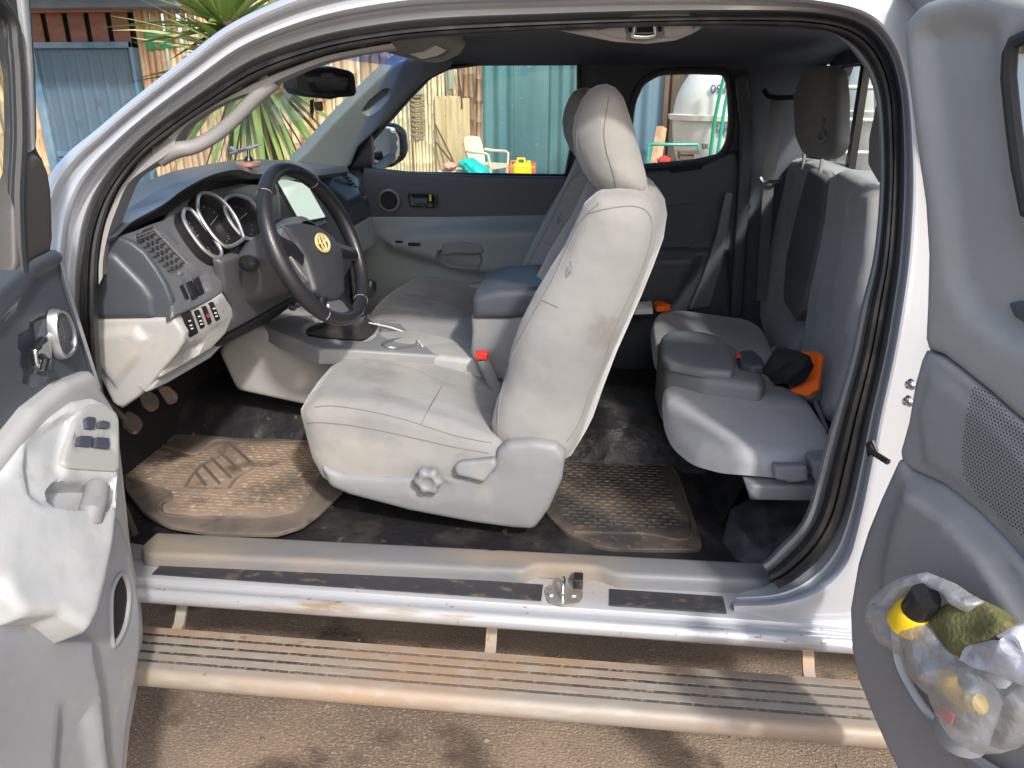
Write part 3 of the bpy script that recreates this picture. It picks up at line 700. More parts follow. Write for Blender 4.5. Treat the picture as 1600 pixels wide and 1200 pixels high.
# end cap towards the door
CP = PL((0, .118, 0), (0, -1, 0))
b = MB(); b.relief([(140,388),(158,382),(180,369),(203,378),(225,395),(243,420),(258,445),(268,470),(269,498),(140,500)], CP.off(-.010), .014, .006, step=.015); b.build('dash_end', M['bluegrey'], dash)
b = MB(); b.relief([(140,398),(155,395),(164,391),(178,398),(200,420),(225,446),(238,466),(241,492),(240,500),(140,500)], CP, .018, .014, step=.010); b.build('end_cap', M['bluegrey'], dash)
b = MB(); b.relief([(140,500),(217,498),(268,497),(277,506),(287,521),(286,536),(276,553),(256,576),(237,600),(214,622),(188,640),(175,630),(140,560)], CP.off(-.002), .02, .008,
    feats=[([(140,515),(216,505),(236,530),(225,560),(200,590),(184,612),(140,560)], .012, .02)], step=.012)
lk = b.build('knee_panel', M['ltgrey'], dash)
SP = plane3(W(270, 498, y=.128), W(351, 460, GP), W(258, 574, y=.13), (1, -.3, 0))
b = MB(); b.relief([(268,497),(349,459),(364,482),(365,494),(353,522),(331,545),(292,568),(250,592),(256,576),(276,553),(286,536),(287,521),(277,506)], SP, .02, .005,
    feats=[(rnd([(278,499),(342,467),(352,500),(297,532)], 4), .003, .004), (rnd([(284,557),(300,541),(317,534),(314,546),(300,557)], 4), -.008, .004)], step=.010)
swp = b.build('switch_panel', M['ltgrey'], dash)
for q, cm in (([(284,491),(299,486),(311,520),(297,528)], 'w'), ([(304,488),(312,484),(321,510),(314,515)], 'w'), ([(316,481),(323,478),(332,503),(326,509)], 'r'), ([(327,475),(334,472),(345,498),(338,503)], 'w')):
    b = MB(); b.relief(rnd(q, 2), SP.off(.005), .004, .0015, step=.006); s_ = b.build('switch', M['black'], swp)
    cx = sum(p[0] for p in q) / 4; cyy = sum(p[1] for p in q) / 4
    b = MB()
    if cm == 'r': b.relief([(cx - 1, cyy - 2), (cx + 3, cyy - 1), (cx + 3, cyy + 4), (cx - 1, cyy + 3)], SP.off(.0062), .001, .0002, step=.004)
    else:
        for dy in (-5, 2, 7): b.relief([(cx - 2 + dy * .3, cyy + dy), (cx + 2 + dy * .3, cyy + dy - 1.2), (cx + 2.6 + dy * .3, cyy + dy + .8), (cx - 1.4 + dy * .3, cyy + dy + 1.6)], SP.off(.0056), .001, .0002, step=.004)
    b.build('marking', M['red'] if cm == 'r' else M['white'], s_)
# steering column cover, lower dash
WP0 = PL((-.80, .55, 1.1), (1, 0, .2))
LP = plane3(W(351, 445, GP), W(462, 462, WP0), W(357, 521, SP.off(-.01)), (1, -.3, 0))
b = MB(); b.relief([(345,408),(375,398),(395,415),(425,440),(462,462),(410,492),(356,522),(365,494),(364,482),(351,458),(349,433)], LP, .02, .008, step=.014); b.build('lower_dash', M['dash'], dash)
b = MB(); b.relief([(354,522),(462,461),(470,470),(420,505),(350,542),(338,545)], LP.off(-.006), .03, .006, step=.014); b.build('under_dash', M['black'], dash)
b = MB(); b.relief([(250,590),(292,566),(335,543),(352,536),(330,560),(262,600),(232,614)], SP.off(-.01), .05, .006, step=.014); b.build('hood_release_trim', M['greyplastic'], dash)
b = MB(); b.add([W(300, 470, x=-1.05) + Vector((0, 0, 0)), ], [])
b.box((-1.24, .14, .62), (-1.22, 1.5, 1.30)); b.box((-1.2, .16, 1.0), (-1.0, 1.46, 1.25), .02); part(b, 'firewall', M['void'])  # coloured near-black so the gaps in the dash look shaded
# centre stack and screen
KP = PL(W(470, 320, y=.80), (.90, -.33, .28))
b = MB(); b.relief([(396,300),(408,284),(432,274),(470,275),(520,300),(530,345),(545,362),(560,400),(535,440),(480,420),(440,360),(400,330)], KP, .10, .008, step=.02)
ck = b.build('centre_stack', M['dash'], dash)
b = MB(); b.relief([(400,306),(408,286),(434,278),(436,286),(440,340),(432,345),(414,330)], KP.off(.006), .01, .004, feats=[([(397,310),(408,300),(412,325),(405,325)], -.004, .002)], step=.01); b.build('stack_bezel', M['satin'], ck)
b = MB(); b.relief(rnd([(432,281),(440,276),(482,285),(514,341),(470,350)], 3), KP.off(.012), .01, .003, step=.012); sc = b.build('screen_frame', M['bluegrey'], ck)
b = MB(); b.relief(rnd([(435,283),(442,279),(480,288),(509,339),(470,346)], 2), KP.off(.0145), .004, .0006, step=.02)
b.build('screen', mat('screen_sky_reflection', (.62, .72, .64), .08, 0, spec=.8, emis=((.62, .78, .68), .35)), sc)  # pale base and faint glow stand in for sky reflected in the screen
b = MB(); b.relief([(484,349),(508,343),(512,348),(490,356)], KP.off(.016), .004, .001, step=.01); b.build('screen_key', M['satin'], sc)
# passenger side of the dash with its vent
FPn = PL(W(530, 310, y=1.18), (.93, -.25, .2))
b = MB(); b.relief([(478,277),(500,272),(542,266),(558,275),(572,297),(580,322),(580,336),(555,352),(540,372),(515,345),(498,310)], FPn, .10, .010, puff=.03, puffw=.10, step=.016)
gb = b.build('glove_box', mat('glove_box_plastic', (.035, .045, .06), .25, bump=[(380, .1, .001, 2, 'vor')]), dash)
b = MB()
for k in range(8):
    t = k / 7; x = 538 + 27 * t; yy = 274 + 32 * t
    b.relief([(x - 3, yy - 1), (x + 3, yy - 3), (x + 6, yy), (x + 0, yy + 2.6)], FPn.off(.022 - .008 * t), .003, .0006, step=.01)
b.build('vent', M['void'], gb)
b = MB(); b.relief([(541,372),(556,352),(582,337),(590,380),(560,402),(548,410)], FPn.off(.0), .05, .008, step=.02); b.build('lower_trim', M['doorgrey'], dash)
# ------------------------------------------------------------------ steering wheel
M['thread'] = mat('pale_thread', (.35, .35, .36), .8)
WC = Vector((-.640, .407, 1.265)); th, ph = R(22.8), R(-5.6)
WN = Vector((math.cos(th) * math.cos(ph), math.cos(th) * math.sin(ph), math.sin(th)))
WP = PL(WC, WN)
b = MB(); seg = 72; loops = []
wu = WN.cross(Vector((0, 1, 0))).normalized(); wv_ = WN.cross(wu)
if wu.z < 0: wu = -wu
path = []
for k in range(seg):
    a = 2 * math.pi * k / seg; path.append(WC + (wu * math.cos(a) + wv_ * math.sin(a)) * .180)
def rimloop(k, i, nn=12):
    a = 2 * math.pi * k / seg; e = wu * math.cos(a) + wv_ * math.sin(a)
    q = 2 * math.pi * i / nn; fat = 1 + .10 * max(0, math.cos(2 * (a - R(100)))) * (1 if math.cos(a) < .6 else 0)
    rr = .0158 * fat * (1 + .04 * (math.cos(3 * q)))
    return path[k] + e * math.cos(q) * rr + WN * math.sin(q) * rr * 1.08
b.loft([[rimloop(k % seg, i) for i in range(12)] for k in range(seg + 1)], True)
wheel = part(b, 'steering_wheel', M['leather'], ang=70)
for ang in (R(38), R(-42), R(140), R(205)):
    b = MB()
    e = wu * math.cos(ang) + wv_ * math.sin(ang); t_ = WN.cross(e)
    c = WC + e * .180
    b.tube([c + (e * math.cos(q) + WN * math.sin(q)) * .0168 for q in np.linspace(0, 2 * math.pi, 16)], .0007, 4); b.build('stitching', M['thread'], wheel)
b = MB(); b.relief(rnd([(443,350),(470,345),(498,350),(523,367),(537,392),(541,420),(542,458),(534,467),(515,467),(494,455),(487,432),(479,406),(464,378)], 6), WP.off(.018), .05, .014, puff=.008, puffw=.06, step=.009)
pad = b.build('horn_pad', mat('horn_pad_vinyl', (.034, .036, .041), .5, bump=[(420, .15, .001, 2, 'vor')]), wheel)
b = MB(); b.relief(rnd([(440,351),(447,349),(468,376),(484,404),(491,432),(489,446),(474,430),(452,398),(438,368)], 4), WP.off(.008), .03, .006, step=.008)
wg = b.build('button_wing', M['satin'], wheel)
b = MB()
for x, yy in ((452,366),(459,374),(466,384),(472,394),(477,404),(481,414)): b.relief(rnd([(x - 3, yy - 5), (x + 2, yy - 3), (x + 4, yy + 4), (x - 1, yy + 3)], 1.5), WP.off(.0105), .003, .001, step=.004)
b.build('buttons', M['black'], wg)
# spokes
b = MB()
def spoke(p0, p1, w0, w1, h0=.006, h1=0):
    b = MB()
    a_, c_ = W(*p0, WP.off(h0)), W(*p1, WP.off(h1)); t_ = (c_ - a_).normalized(); s_ = WN.cross(t_)
    L_ = []
    for k in range(7):
        f = k / 6; wd = w0 + (w1 - w0) * f - .004 * math.sin(math.pi * f); c = a_.lerp(c_, f)
        L_.append([c + s_ * (math.cos(q) * wd) + WN * (math.sin(q) * .009) for q in np.linspace(0, 2 * math.pi, 13)[:-1]])
    b.loft(L_, True, 0, True, True); b.build('spoke', M['black'], wheel)
spoke((470, 400), (424, 372), .03, .022); spoke((525, 390), (562, 400), .026, .020); spoke((505, 455), (503, 488), .018, .014); spoke((532, 460), (548, 488), .016, .016)
b = MB(); b.relief(rnd([(512,470),(528,464),(546,474),(552,484),(540,494),(526,490),(514,480)], 5), WP.off(.006), .02, .008, step=.008); b.build('spoke_cover', M['satin'], wheel)
# oval emblem made of three crossing loops
EP = WP.off(.0275); ec = Vector(EP.uv(W(503, 380, EP)))
def oval(cx, cyy, rx, ry, r, ang=0):
    pts = []
    for k in range(40):
        a = 2 * math.pi * k / 40; x, yy = rx * math.cos(a), ry * math.sin(a)
        pts.append(EP.at(ec.x + cx + x * math.cos(ang) - yy * math.sin(ang), ec.y + cyy + x * math.sin(ang) + yy * math.cos(ang), .002))
    return pts
b = MB(); b.tube(oval(0, 0, .028, .0205, .002), .0032, 8, True); b.tube(oval(0, .007, .022, .0085, .002), .0027, 8, True); b.tube(oval(0, 0, .0085, .018, .002), .0027, 8, True)
b.build('emblem', M['gold'], pad)
b = MB(); b.lathe([(.06, .0), (.075, -.01), (.082, -.04), (.075, -.12), (.07, -.22)], WC - WN * .004, WN, 28)
b.build('column_cover', M['dash'], wheel)
# stalks and key
b = MB(); c = W(391, 412, y=.30); b.lathe([(.001, .022), (.010, .020), (.016, .012), (.019, -.004), (.018, -.02), (.008, -.024)], c, (.75, -.6, .1), 20); b.tube([c, c + Vector((-.05, .10, .0))], .007, 8)
stk = part(b, 'turn_stalk', M['black'])
b = MB(); c = W(460, 480, y=.42); b.lathe([(.001, .01), (.009, .008), (.010, -.01), (.006, -.016)], c, (.9, -.4, 0), 16); b.tube([c + Vector((.0, .01, 0)), W(485, 479, y=.45)], .004, 8)
part(b, 'wiper_stalk', M['chrome'])
# pedals
for q in ([(190,652),(200,640),(218,650),(225,662),(218,673),(208,674),(195,664)], [(222,612),(233,607),(249,622),(250,636),(241,642),(228,632)], [(250,603),(262,601),(279,615),(278,628),(268,630)]):
    b = MB(); pp = plane3(W(q[0][0], q[0][1], y=.34 + .1 * (q[0][0] - 190) / 40), W(q[3][0], q[3][1], y=.36 + .1 * (q[0][0] - 190) / 40), W(q[2][0], q[2][1], y=.40 + .1 * (q[0][0] - 190) / 40) + Vector((0, 0, .03)), (1, -.5, .6))
    b.relief(rnd(q, 5), pp, .012, .004, step=.006)
    c = W(sum(p[0] for p in q) / len(q), sum(p[1] for p in q) / len(q), pp)
    b.tube([c + Vector((-.01, 0, -.005)), c + Vector((-.10, .0, .10)), c + Vector((-.16, 0, .28))], .008, 8)
    part(b, 'pedal', M['matdirty'])
# ------------------------------------------------------------------ centre console
b = MB()
b.slab([(343,546),(380,512),(396,504),(432,520),(480,541),(530,548),(600,548),(680,552),(745,560),(762,600),(762,650),(520,640),(372,608)], .63, 1.02, .016, step=.02)
con = part(b, 'centre_console', M['ltgrey'])
TP = plane3(W(440, 512, y=.68), W(600, 535, y=.70), W(560, 500, y=.90), (0, 0, 1))
b = MB(); b.relief([(392,498),(430,492),(500,492),(590,502),(690,512),(740,524),(742,556),(700,556),(640,552),(560,547),(500,545),(440,522)], TP.off(.008), .04, .008,
   feats=[(rnd([(472,517),(497,497),(592,505),(595,513),(578,530),(560,533),(488,526)], 5), -.02, .006), (rnd([(640,524),(660,519),(686,522),(690,530),(676,537),(650,533)], 8), -.05, .004), (rnd([(668,538),(690,532),(716,532),(726,541),(700,549),(676,547)], 8), -.05, .004)], step=.012)
b.build('console_top', M['greyplastic'], con)
b = MB()
for q in ([(641,524),(660,519),(686,522),(689,530),(676,537),(650,533)], [(669,538),(690,532),(716,532),(725,541),(700,549),(676,547)]):
    b.relief(rnd(q, 8), TP.off(-.006), .02, .001, step=.01)
b.build('cup_holder', M['void'], con)
b = MB(); b.tube([W(p[0], p[1], TP.off(.012)) for p in cr([(598,538,0),(612,531,0),(636,529,0),(652,535,0),(640,541,0),(612,543,0)], 5, True)], .0035, 8, True); b.build('socket_ring', M['satin'], con)
b = MB(); bs = cr([W(p[0], p[1], TP.off(-.004)) for p in [(478,516),(499,500),(540,500),(588,506),(590,512),(575,528),(545,530),(490,524)]], 4, True)
bc = sum(bs, Vector()) / len(bs); tp_ = W(566, 492, y=.80); L_ = [bs]
for k in range(1, 9):
    f = k / 8; cc_ = bc.lerp(tp_, f ** 1.2); sc_ = (1 - f) ** 1.3 * .9 + .13
    L_.append([cc_ + (p - bc) * sc_ * (1 + .10 * math.sin(i * 1.3 + k)) + Vector((0, 0, .004 * math.sin(i * .8 + k * 2.1))) for i, p in enumerate(bs)])
b.loft(L_, True); b.build('shift_boot', mat('boot_leather', (.035, .032, .028), .5, bump=[(60, .4, .004), (300, .2, .001)]), con, ang=80)
b = MB(); kt = W(578, 448, y=.84); b.tube([tp_, tp_.lerp(kt, .6), kt], .008, 10); b.lathe([(.001, .024), (.014, .020), (.02, .008), (.019, -.012), (.011, -.03)], kt, (.1, 0, 1), 20); b.build('shift_knob', M['black'], con)
# armrest bin
b = MB(); b.slab([(737,492),(738,520),(735,555),(760,588),(810,600),(850,600),(850,480),(820,476)], .63, .90, .012, step=.02); bn = b.build('storage_bin', M['greyplastic'], con)
b = MB(); b.slab([(737,470),(742,458),(775,449),(850,446),(860,490),(800,497),(740,497)], .615, .915, .022, step=.015); b.build('bin_lid', M['bluegrey'], con)
b = MB(); q = W(752, 558, y=.57); b.box(q + Vector((-.016, 0, -.008)), q + Vector((.016, .03, .010)), .003, M=None); bk = part(b, 'seat_belt_buckle', M['red'])
b = MB(); b.tube([q + Vector((.0, .015, -.012)), q + Vector((.03, .015, -.08)), q + Vector((.05, .015, -.14))], .016, 8, flat=.5, up=(0, 1, 0)); b.build('buckle_stalk', M['greyplastic'], bk)
# ------------------------------------------------------------------ front seats
def make_seat():
    def bwarp(v):   # bolsters: the middle of the backrest is hollow
        t = (v.y - .27) / .53
        if 0 <= t <= 1:
            dip = sm((t - .12) / .16) * (1 - sm((t - .72) / .16))
            v.x += .030 * dip * (1 if v.x < (v.z - .86) * .22 - .02 + .06 else 0)
        return v
    b = MB()
    b.slab([(932,300),(960,297),(988,299),(1010,308),(1024,326),(1028,352),(1022,392),(1006,436),(986,486),(966,532),(944,582),(925,632),(905,690),(892,712),(862,722),(810,706),(776,694),(768,662),(776,625),(790,590),(798,548),(812,505),(836,458),(860,418),(882,384),(900,346),(914,316)], .255, .80, .05, step=.018, puff=.010, warp=bwarp)
    tr_ = b.tree(); s = b.build('front_seat', M['fabric'], truck, ang=70)
    b = MB()
    pl_ = YP(.251)
    b.tube(drape(tr_, [(936,318),(918,334),(901,358),(884,394),(864,436),(844,472),(824,508),(801,553),(786,602),(779,640),(778,680)]), .0016, 5)
    b.tube(drape(tr_, [(918,334),(950,326),(985,322),(1008,328),(1018,346),(1017,372),(1008,408),(992,446),(972,488),(955,530),(940,575),(922,612),(905,660),(886,690)]), .0014, 5)
    b.tube(drape(tr_, [(846,468),(858,474),(872,480)]), .0012, 5)
    wr = np.random.default_rng(4)
    for _ in range(16): x_, y_ = 889 + wr.normal() * 2.5, 420 + wr.normal() * 6; b.tube(drape(tr_, [(x_, y_), (x_ + wr.normal() * 3, y_ + 3 + abs(wr.normal()) * 4)], .0003, 2) or [Vector((0, .4, 1)), Vector((0, .4, 1.001))], .0011, 4)
    b.build('seams', M['seam'], s)
    b = MB()
    b.slab([(934,133),(948,131),(962,137),(974,152),(984,180),(994,212),(1003,248),(1011,280),(1012,298),(1000,304),(972,306),(946,301),(926,288),(909,264),(898,238),(894,208),(898,182),(908,157),(920,140)], .325, .665, .055, step=.013, puff=.012)
    tr_ = b.tree(); h = b.build('headrest', M['fabric'], s, ang=70)
    # tuck + seam line
    b = MB(); b.tube(drape(tr_, [(952,150),(946,185),(944,210),(948,238),(958,270),(965,300)]), .0012, 5)
    b.tube(drape(tr_, [(914,156),(902,200),(903,236),(914,264),(932,289)]), .0012, 5)
    b.build('headrest_seam', M['seam'], h)
    for yy in (.47, .58): b = MB(); b.tube([(.045, yy, 1.40), (.03, yy, 1.30)], .006, 8); b.build('headrest_post', M['chrome'], h)
    # cushion
    def cwarp(v):
        t = (v.y - .235) / .565; f = max(0, min(1, (v.z - .80) / .08))
        dip = sm((t - .10) / .22) * (1 - sm((t - .68) / .22))
        v.z += f * (.020 * (1 - dip) * sm((v.x + .66) / .15) - .020 * dip * sm((v.x + .62) / .2))
        v.x += -.03 * math.sin(math.pi * min(1, max(0, t))) * max(0, min(1, (-.52 - v.x) / .08))
        return v
    b = MB()
    b.slab([(476,650),(474,640),(482,630),(500,622),(550,628),(620,640),(700,662),(780,690),(840,712),(835,760),(700,765),(560,760),(512,748),(492,712)], .235, .80, .038, step=.016, puff=.008, warp=cwarp)
    tr_ = b.tree(); cu = b.build('cushion', M['fabric'], s, ang=70)
    b = MB()
    b.tube(drape(tr_, [(480,661),(505,660),(560,666),(630,680),(700,696),(764,708)]), .0016, 5)
    b.tube(drape(tr_, [(492,636),(520,634),(565,640),(620,652),(660,664),(710,680),(768,692)]), .0016, 5)
    b.tube(drape(tr_, [(658,663),(672,635),(690,604)]), .0018, 5)
    b.tube(drape(tr_, [(562,560),(600,566),(650,578),(690,596),(740,612),(770,622)]), .0016, 5)
    sp_ = lambda p, z: W(p[0], p[1], z=z)
    b.build('cushion_seam', M['seam'], cu)
    # plastic side shield
    b = MB()
    SPL = PL((0, .222, 0), (0, -1, 0))
    b.relief([(499,729),(530,741),(600,746),(690,746),(740,744),(768,735),(776,706),(792,694),(832,690),(868,696),(884,712),(878,752),(858,798),(834,830),(800,828),(740,820),(640,801),(545,776),(512,762)], SPL, .035, .016,
        feats=[(rnd([(636,750),(700,748),(706,760),(690,778),(662,780),(644,768)], 8), -.006, .010)], step=.012, puff=.006, puffw=.06)
    sh = b.build('side_shield', M['greyplastic'], s)
    # lobed adjuster knob
    c = W(671, 748, y=.215); b = MB(); L_ = []
    for hh, rr, lb in ((-.0, .030, .10), (.012, .031, .12), (.020, .028, .13), (.024, .020, .04), (.0235, .015, .0), (.021, .013, 0), (.021, .0005, 0)):
        L_.append([c + Vector((0, -hh, 0)) + Vector((math.cos(a), 0, math.sin(a))) * rr * (1 + lb * math.cos(6 * a)) for a in np.linspace(0, 2 * math.pi, 49)[:-1]])
    b.loft(L_, True); b.build('adjuster_knob', M['greyplastic'], s, ang=60)
    b = MB(); b.relief(rnd([(708,730),(716,722),(772,716),(777,728),(756,755),(738,750),(712,744)], 6), PL((0, .200, .80), (0, -1, .25)), .035, .009, step=.007); b.build('recliner_lever', M['greyplastic'], s)
    return s
seat = make_seat()
def clone(o, par):
    c = o.copy(); COL.objects.link(c); c.parent = par
    for ch in list(o.children): clone(ch, c)
    return c
s2 = clone(seat, truck); s2.location = (-.055, .70, -.005)
# ------------------------------------------------------------------ rear jump seats
M['headdk'] = mat('velour_headrest', (.17, .172, .178), .95, 0, [((.21, .21, .215), 6, .4, .7, 4)], bump=[(900, .3, .001), (9, .2, .02, 3)], sheen=.2)
def rear_cushion(poly, z, th, sv, name='rear_seat'):
    b = MB(); b.relief(rnd(poly, 14, 5), ZP(z), th, .035, puff=.006, puffw=.1, step=.018)
    return b
b = rear_cushion([(1036,600),(1046,586),(1075,583),(1230,600),(1262,612),(1302,672),(1300,700),(1240,712),(1130,704),(1085,692),(1054,668),(1040,640)], .875, .055, 0)
rs1 = part(b, 'rear_seat', M['fabricdk'], ang=70)
b = rear_cushion([(1018,500),(1024,486),(1060,481),(1170,496),(1196,508),(1216,560),(1210,600),(1060,590),(1024,545)], .885, .06, 0)
rs2 = part(b, 'rear_seat', M['fabricdk'], ang=70)
# cushion support and latch of the near seat
b = MB(); b.slab([(1165,756),(1290,756),(1290,782),(1172,780)], .20, .50, .008, step=.02); b.build('seat_base', M['greyplastic'], rs1)
b = MB(); b.relief(rnd([(1210,728),(1262,728),(1264,752),(1240,756),(1212,750)], 4), PL((0, .185, .85), (0, -1, .2)), .03, .008, step=.008); b.build('seat_latch', M['greyplastic'], rs1)
b = MB(); b.relief(rnd([(1270,722),(1312,716),(1312,768),(1292,772),(1272,750)], 6), PL((0, .18, .85), (0, -1, .1)), .06, .012, step=.012); b.build('hinge_cover', M['greyplastic'], rs1)
# centre storage console between the rear seats
b = MB(); b.relief(rnd([(1028,536),(1034,522),(1056,516),(1110,521),(1135,530),(1168,552),(1200,590),(1190,602),(1100,590),(1040,570)], 8), ZP(.925), .16, .02, step=.016)
rc = part(b, 'rear_console', M['greyplastic'], ang=60)
b = MB(); b.relief(rnd([(1030,532),(1036,520),(1056,514),(1100,517),(1126,524),(1142,540),(1150,572),(1145,580),(1100,577),(1046,566),(1033,556)], 8), ZP(.945), .022, .014, step=.012); b.build('lid', M['lidgrey'], rc)
b = MB(); b.relief(rnd([(1152,548),(1176,545),(1192,558),(1196,572),(1176,572),(1156,566)], 5), ZP(.945), .02, .008, step=.012); b.build('rear_buckle', M['darkpl'], rc)
b = MB(); q = W(1152, 555, z=.95); b.box(q - Vector((.004, .012, .004)), q + Vector((.006, .012, .004)), .001); b.build('release_button', M['red'], rc)
# rear seat backs against the cab wall
XB = PL((.60, 0, 0), (1, 0, -.12)); XB.n = -XB.n if XB.n.x > 0 else XB.n
def xplane(x, tilt=.10): return PL((x, 0, .9), (-1, 0, tilt))
b = MB(); b.relief([(1197,296),(1215,256),(1240,245),(1268,250),(1292,275),(1284,330),(1262,420),(1248,500),(1232,560),(1200,560),(1184,500),(1186,420)], xplane(.60), .10, .03,
   feats=[([(1235,262),(1300,262),(1280,400),(1262,470),(1240,540),(1225,480),(1228,380)], -.012, .02)], step=.02)
bk1 = part(b, 'rear_backrest', M['fabricdk'], ang=60)
b = MB(); b.relief([(1285,276),(1310,262),(1345,280),(1368,296),(1362,380),(1345,470),(1325,560),(1300,640),(1285,660),(1240,620),(1250,540),(1262,450),(1275,350)], xplane(.585), .12, .03,
   feats=[([(1330,300),(1368,300),(1360,400),(1340,480),(1325,540),(1302,500),(1310,440),(1320,370)], .010, .015)], step=.02)
bk2 = part(b, 'rear_backrest', M['fabricdk'], ang=60)
b = MB(); b.relief([(1262,262),(1290,280),(1284,340),(1268,420),(1254,480),(1240,500),(1222,470),(1228,400),(1244,330)], xplane(.575), .03, .012, step=.02); b.build('centre_backrest', M['backcloth'], bk1)
for poly, x in (([(1238,150),(1252,112),(1262,104),(1290,102),(1302,112),(1306,150),(1306,225),(1298,242),(1284,250),(1252,244),(1240,215)], .60), ([(1374,125),(1392,120),(1395,290),(1370,292),(1353,262),(1355,215),(1366,165)], .60)):
    b = MB(); b.relief(rnd(poly, 8), xplane(x, 0), .035, .018, step=.012, puff=.006, puffw=.05)
    hr = b.build('rear_headrest', M['headdk'], bk1 if x == .60 and poly[0][0] < 1300 else bk2, ang=70)
    if poly[0][0] < 1300:
        b = MB(); b.tube(cr([W(p[0], p[1], x=.592) for p in [(1289,188),(1284,200),(1279,212),(1282,222),(1290,218),(1288,206)]], 4), .006, 8); b.build('coat_hook', M['greyplastic'], hr)
        b = MB()
        for q in ((1256,248),(1284,252)): p = W(*q, x=.62); b.tube([p + Vector((0, 0, .03)), p - Vector((0, 0, .03))], .005, 8)
        b.build('headrest_posts', M['chrome'], hr)
# rear belts and belt guide
b = MB(); p0, p1 = W(1216, 152, y=1.43), W(1202, 272, y=1.42)
b.loft([[a + Vector((-.022, 0, 0)), a + Vector((.022, .004, 0))] for a in (p0, p0.lerp(p1, .5) + Vector((0, -.004, 0)), p1)]); b.loft([[a + Vector((-.022, 0.002, 0)), a + Vector((.022, .006, 0))] for a in (p0, p0.lerp(p1, .5) + Vector((0, -.004, 0)), p1)])
p2 = W(1190, 470, y=1.40); b.loft([[a + Vector((-.018, 0, 0)), a + Vector((.018, .004, 0))] for a in (p1, p1.lerp(p2, .5), p2)])
bl = part(b, 'seat_belt', mat('belt_webbing', (.13, .13, .14), .8, bump=[(500, .3, .001)]))
b = MB(); b.tube([W(1188, 277, y=1.40), W(1192, 284, y=1.395), W(1216, 283, y=1.395), W(1221, 276, y=1.40)], .006, 8); b.build('belt_guide', M['chrome'], bl)
b = MB(); b.tube([W(1193, 140, y=1.42), W(1200, 150, y=1.42), W(1215, 153, y=1.41), W(1240, 152, y=1.41)], .008, 6); b.build('belt_slot', M['void'], bl)
for q in ((1215,553),(1268,615)):
    b = MB(); c = W(q[0], q[1], x=.56); b.lathe([(.001, .03), (.018, .028), (.027, .015), (.029, -.03), (.02, -.04)], c, (-.5, -.75, .4), 20)
    b.tube([c, W(q[0] + 25, q[1] + 60, x=.575)], .006, 6)
    part(b, 'hinge_knob', M['greyplastic'])
# ------------------------------------------------------------------ near front door, swung open towards the camera
DN = Vector((.985, .17, 0)); D = PL((-.93, -.02, 1.0), DN)
b = MB()
b.relief([(-240,-120),(20,-40),(45,-40),(52,30),(58,120),(60,235),(74,256),(81,300),(84,390),(62,408),(28,432),(22,300),(26,200),(24,120),(8,30),(-10,-20),(-240,-60)], D.off(.02), .018, .006, step=.02)
wfr = b; b = MB()
b.relief([(-300,560),(-20,455),(28,425),(62,400),(95,390),(101,398),(108,430),(120,472),(136,524),(153,580),(168,630),(190,700),(206,850),(224,950),(226,990),(218,1070),(205,1140),(196,1230),(192,1400),(-300,1500)], D.off(-.03), .08, .01, step=.03)
fdr = part(b, 'front_door', M['silver']); wfr.build('window_frame', M['seal'], fdr)
b = MB(); b.relief([(33,-30),(44,-30),(50,40),(55,120),(58,232),(52,238),(47,120),(42,50)], D.off(.03), .02, .005, step=.012); b.build('frame_trim', M['greyplastic'], fdr)
b = MB(); b.tube(cr([W(p[0], p[1], D.off(.028)) for p in [(-60,-60),(14,20),(26,80),(30,140),(32,220),(28,300),(30,380),(34,425)]], 6), .009, 8); b.tube(cr([W(p[0], p[1], D.off(.02)) for p in [(-80,-40),(6,20),(18,90),(22,140),(24,220),(20,300),(22,380),(24,430)]], 6), .007, 8); b.build('glass_run', M['rub'], fdr)
b = MB(); b.relief([(54,238),(62,242),(76,262),(82,300),(84,392),(60,404),(28,424),(26,330),(32,280),(44,250)], D.off(.032), .03, .010, step=.012); b.build('mirror_sail', mat('sail_plastic', (.05, .045, .042), .5, bump=[(400, .2, .001)]), fdr)
b = MB(); b.add([W(p[0], p[1], D.off(.0)) for p in [(-260,-140),(0,-40),(24,120),(26,200),(22,300),(28,425),(-10,455),(-260,560)]], [tuple(range(8))]); b.build('door_glass', M['tint'], fdr, smooth=False)
b = MB()
b.relief([(-300,560),(-20,466),(28,424),(60,402),(84,391),(96,390),(101,398),(108,430),(120,472),(136,524),(153,578),(175,640),(110,660),(20,760),(-40,860),(-300,1100)], D.off(.035), .05, .010,
    feats=[([(-300,640),(-5,505),(30,466),(60,420),(110,398),(170,600),(60,760),(-300,1000)], -.012, .018),
           (rnd([(44,532),(62,512),(84,492),(90,560),(84,588),(62,604),(54,596),(50,566)], 4), -.016, .008)], step=.010)
up = b.build('upper_panel', M['bluegrey'], fdr)
b = MB(); rg_ = cr([W(p[0], p[1], D.off(.037)) for p in [(87,490),(94,483),(106,490),(116,510),(120,530),(118,548),(108,560),(99,558),(91,540),(86,512)]], 5, True)
cen = sum(rg_, Vector()) / len(rg_)
b.loft([[cen + (p - cen) * f + DN * h for p in rg_] for f, h in ((1.03, -.012), (1.0, -.003), (.95, .002), (.84, .0015), (.80, -.004))], True)
tw = b.build('speaker_ring', M['satin'], up)
b = MB(); q = [cen + (p - cen) * .82 - DN * .002 for p in rg_]; b.loft([q, [cen + (p - cen) * .4 + DN * .003 for p in rg_], [cen + (p - cen) * .02 + DN * .004 for p in rg_]], True)
b.build('speaker_grille', mat('grille_mesh', (.06, .062, .07), .5, bump=[(330, .9, .003, 2, 'vor')]), up)
b = MB(); b.relief(rnd([(56,546),(70,527),(82,518),(83,560),(78,574),(70,582),(60,572)], 3), D.off(.030), .01, .004, step=.006); dh = b.build('door_handle', M['chrome'], up)
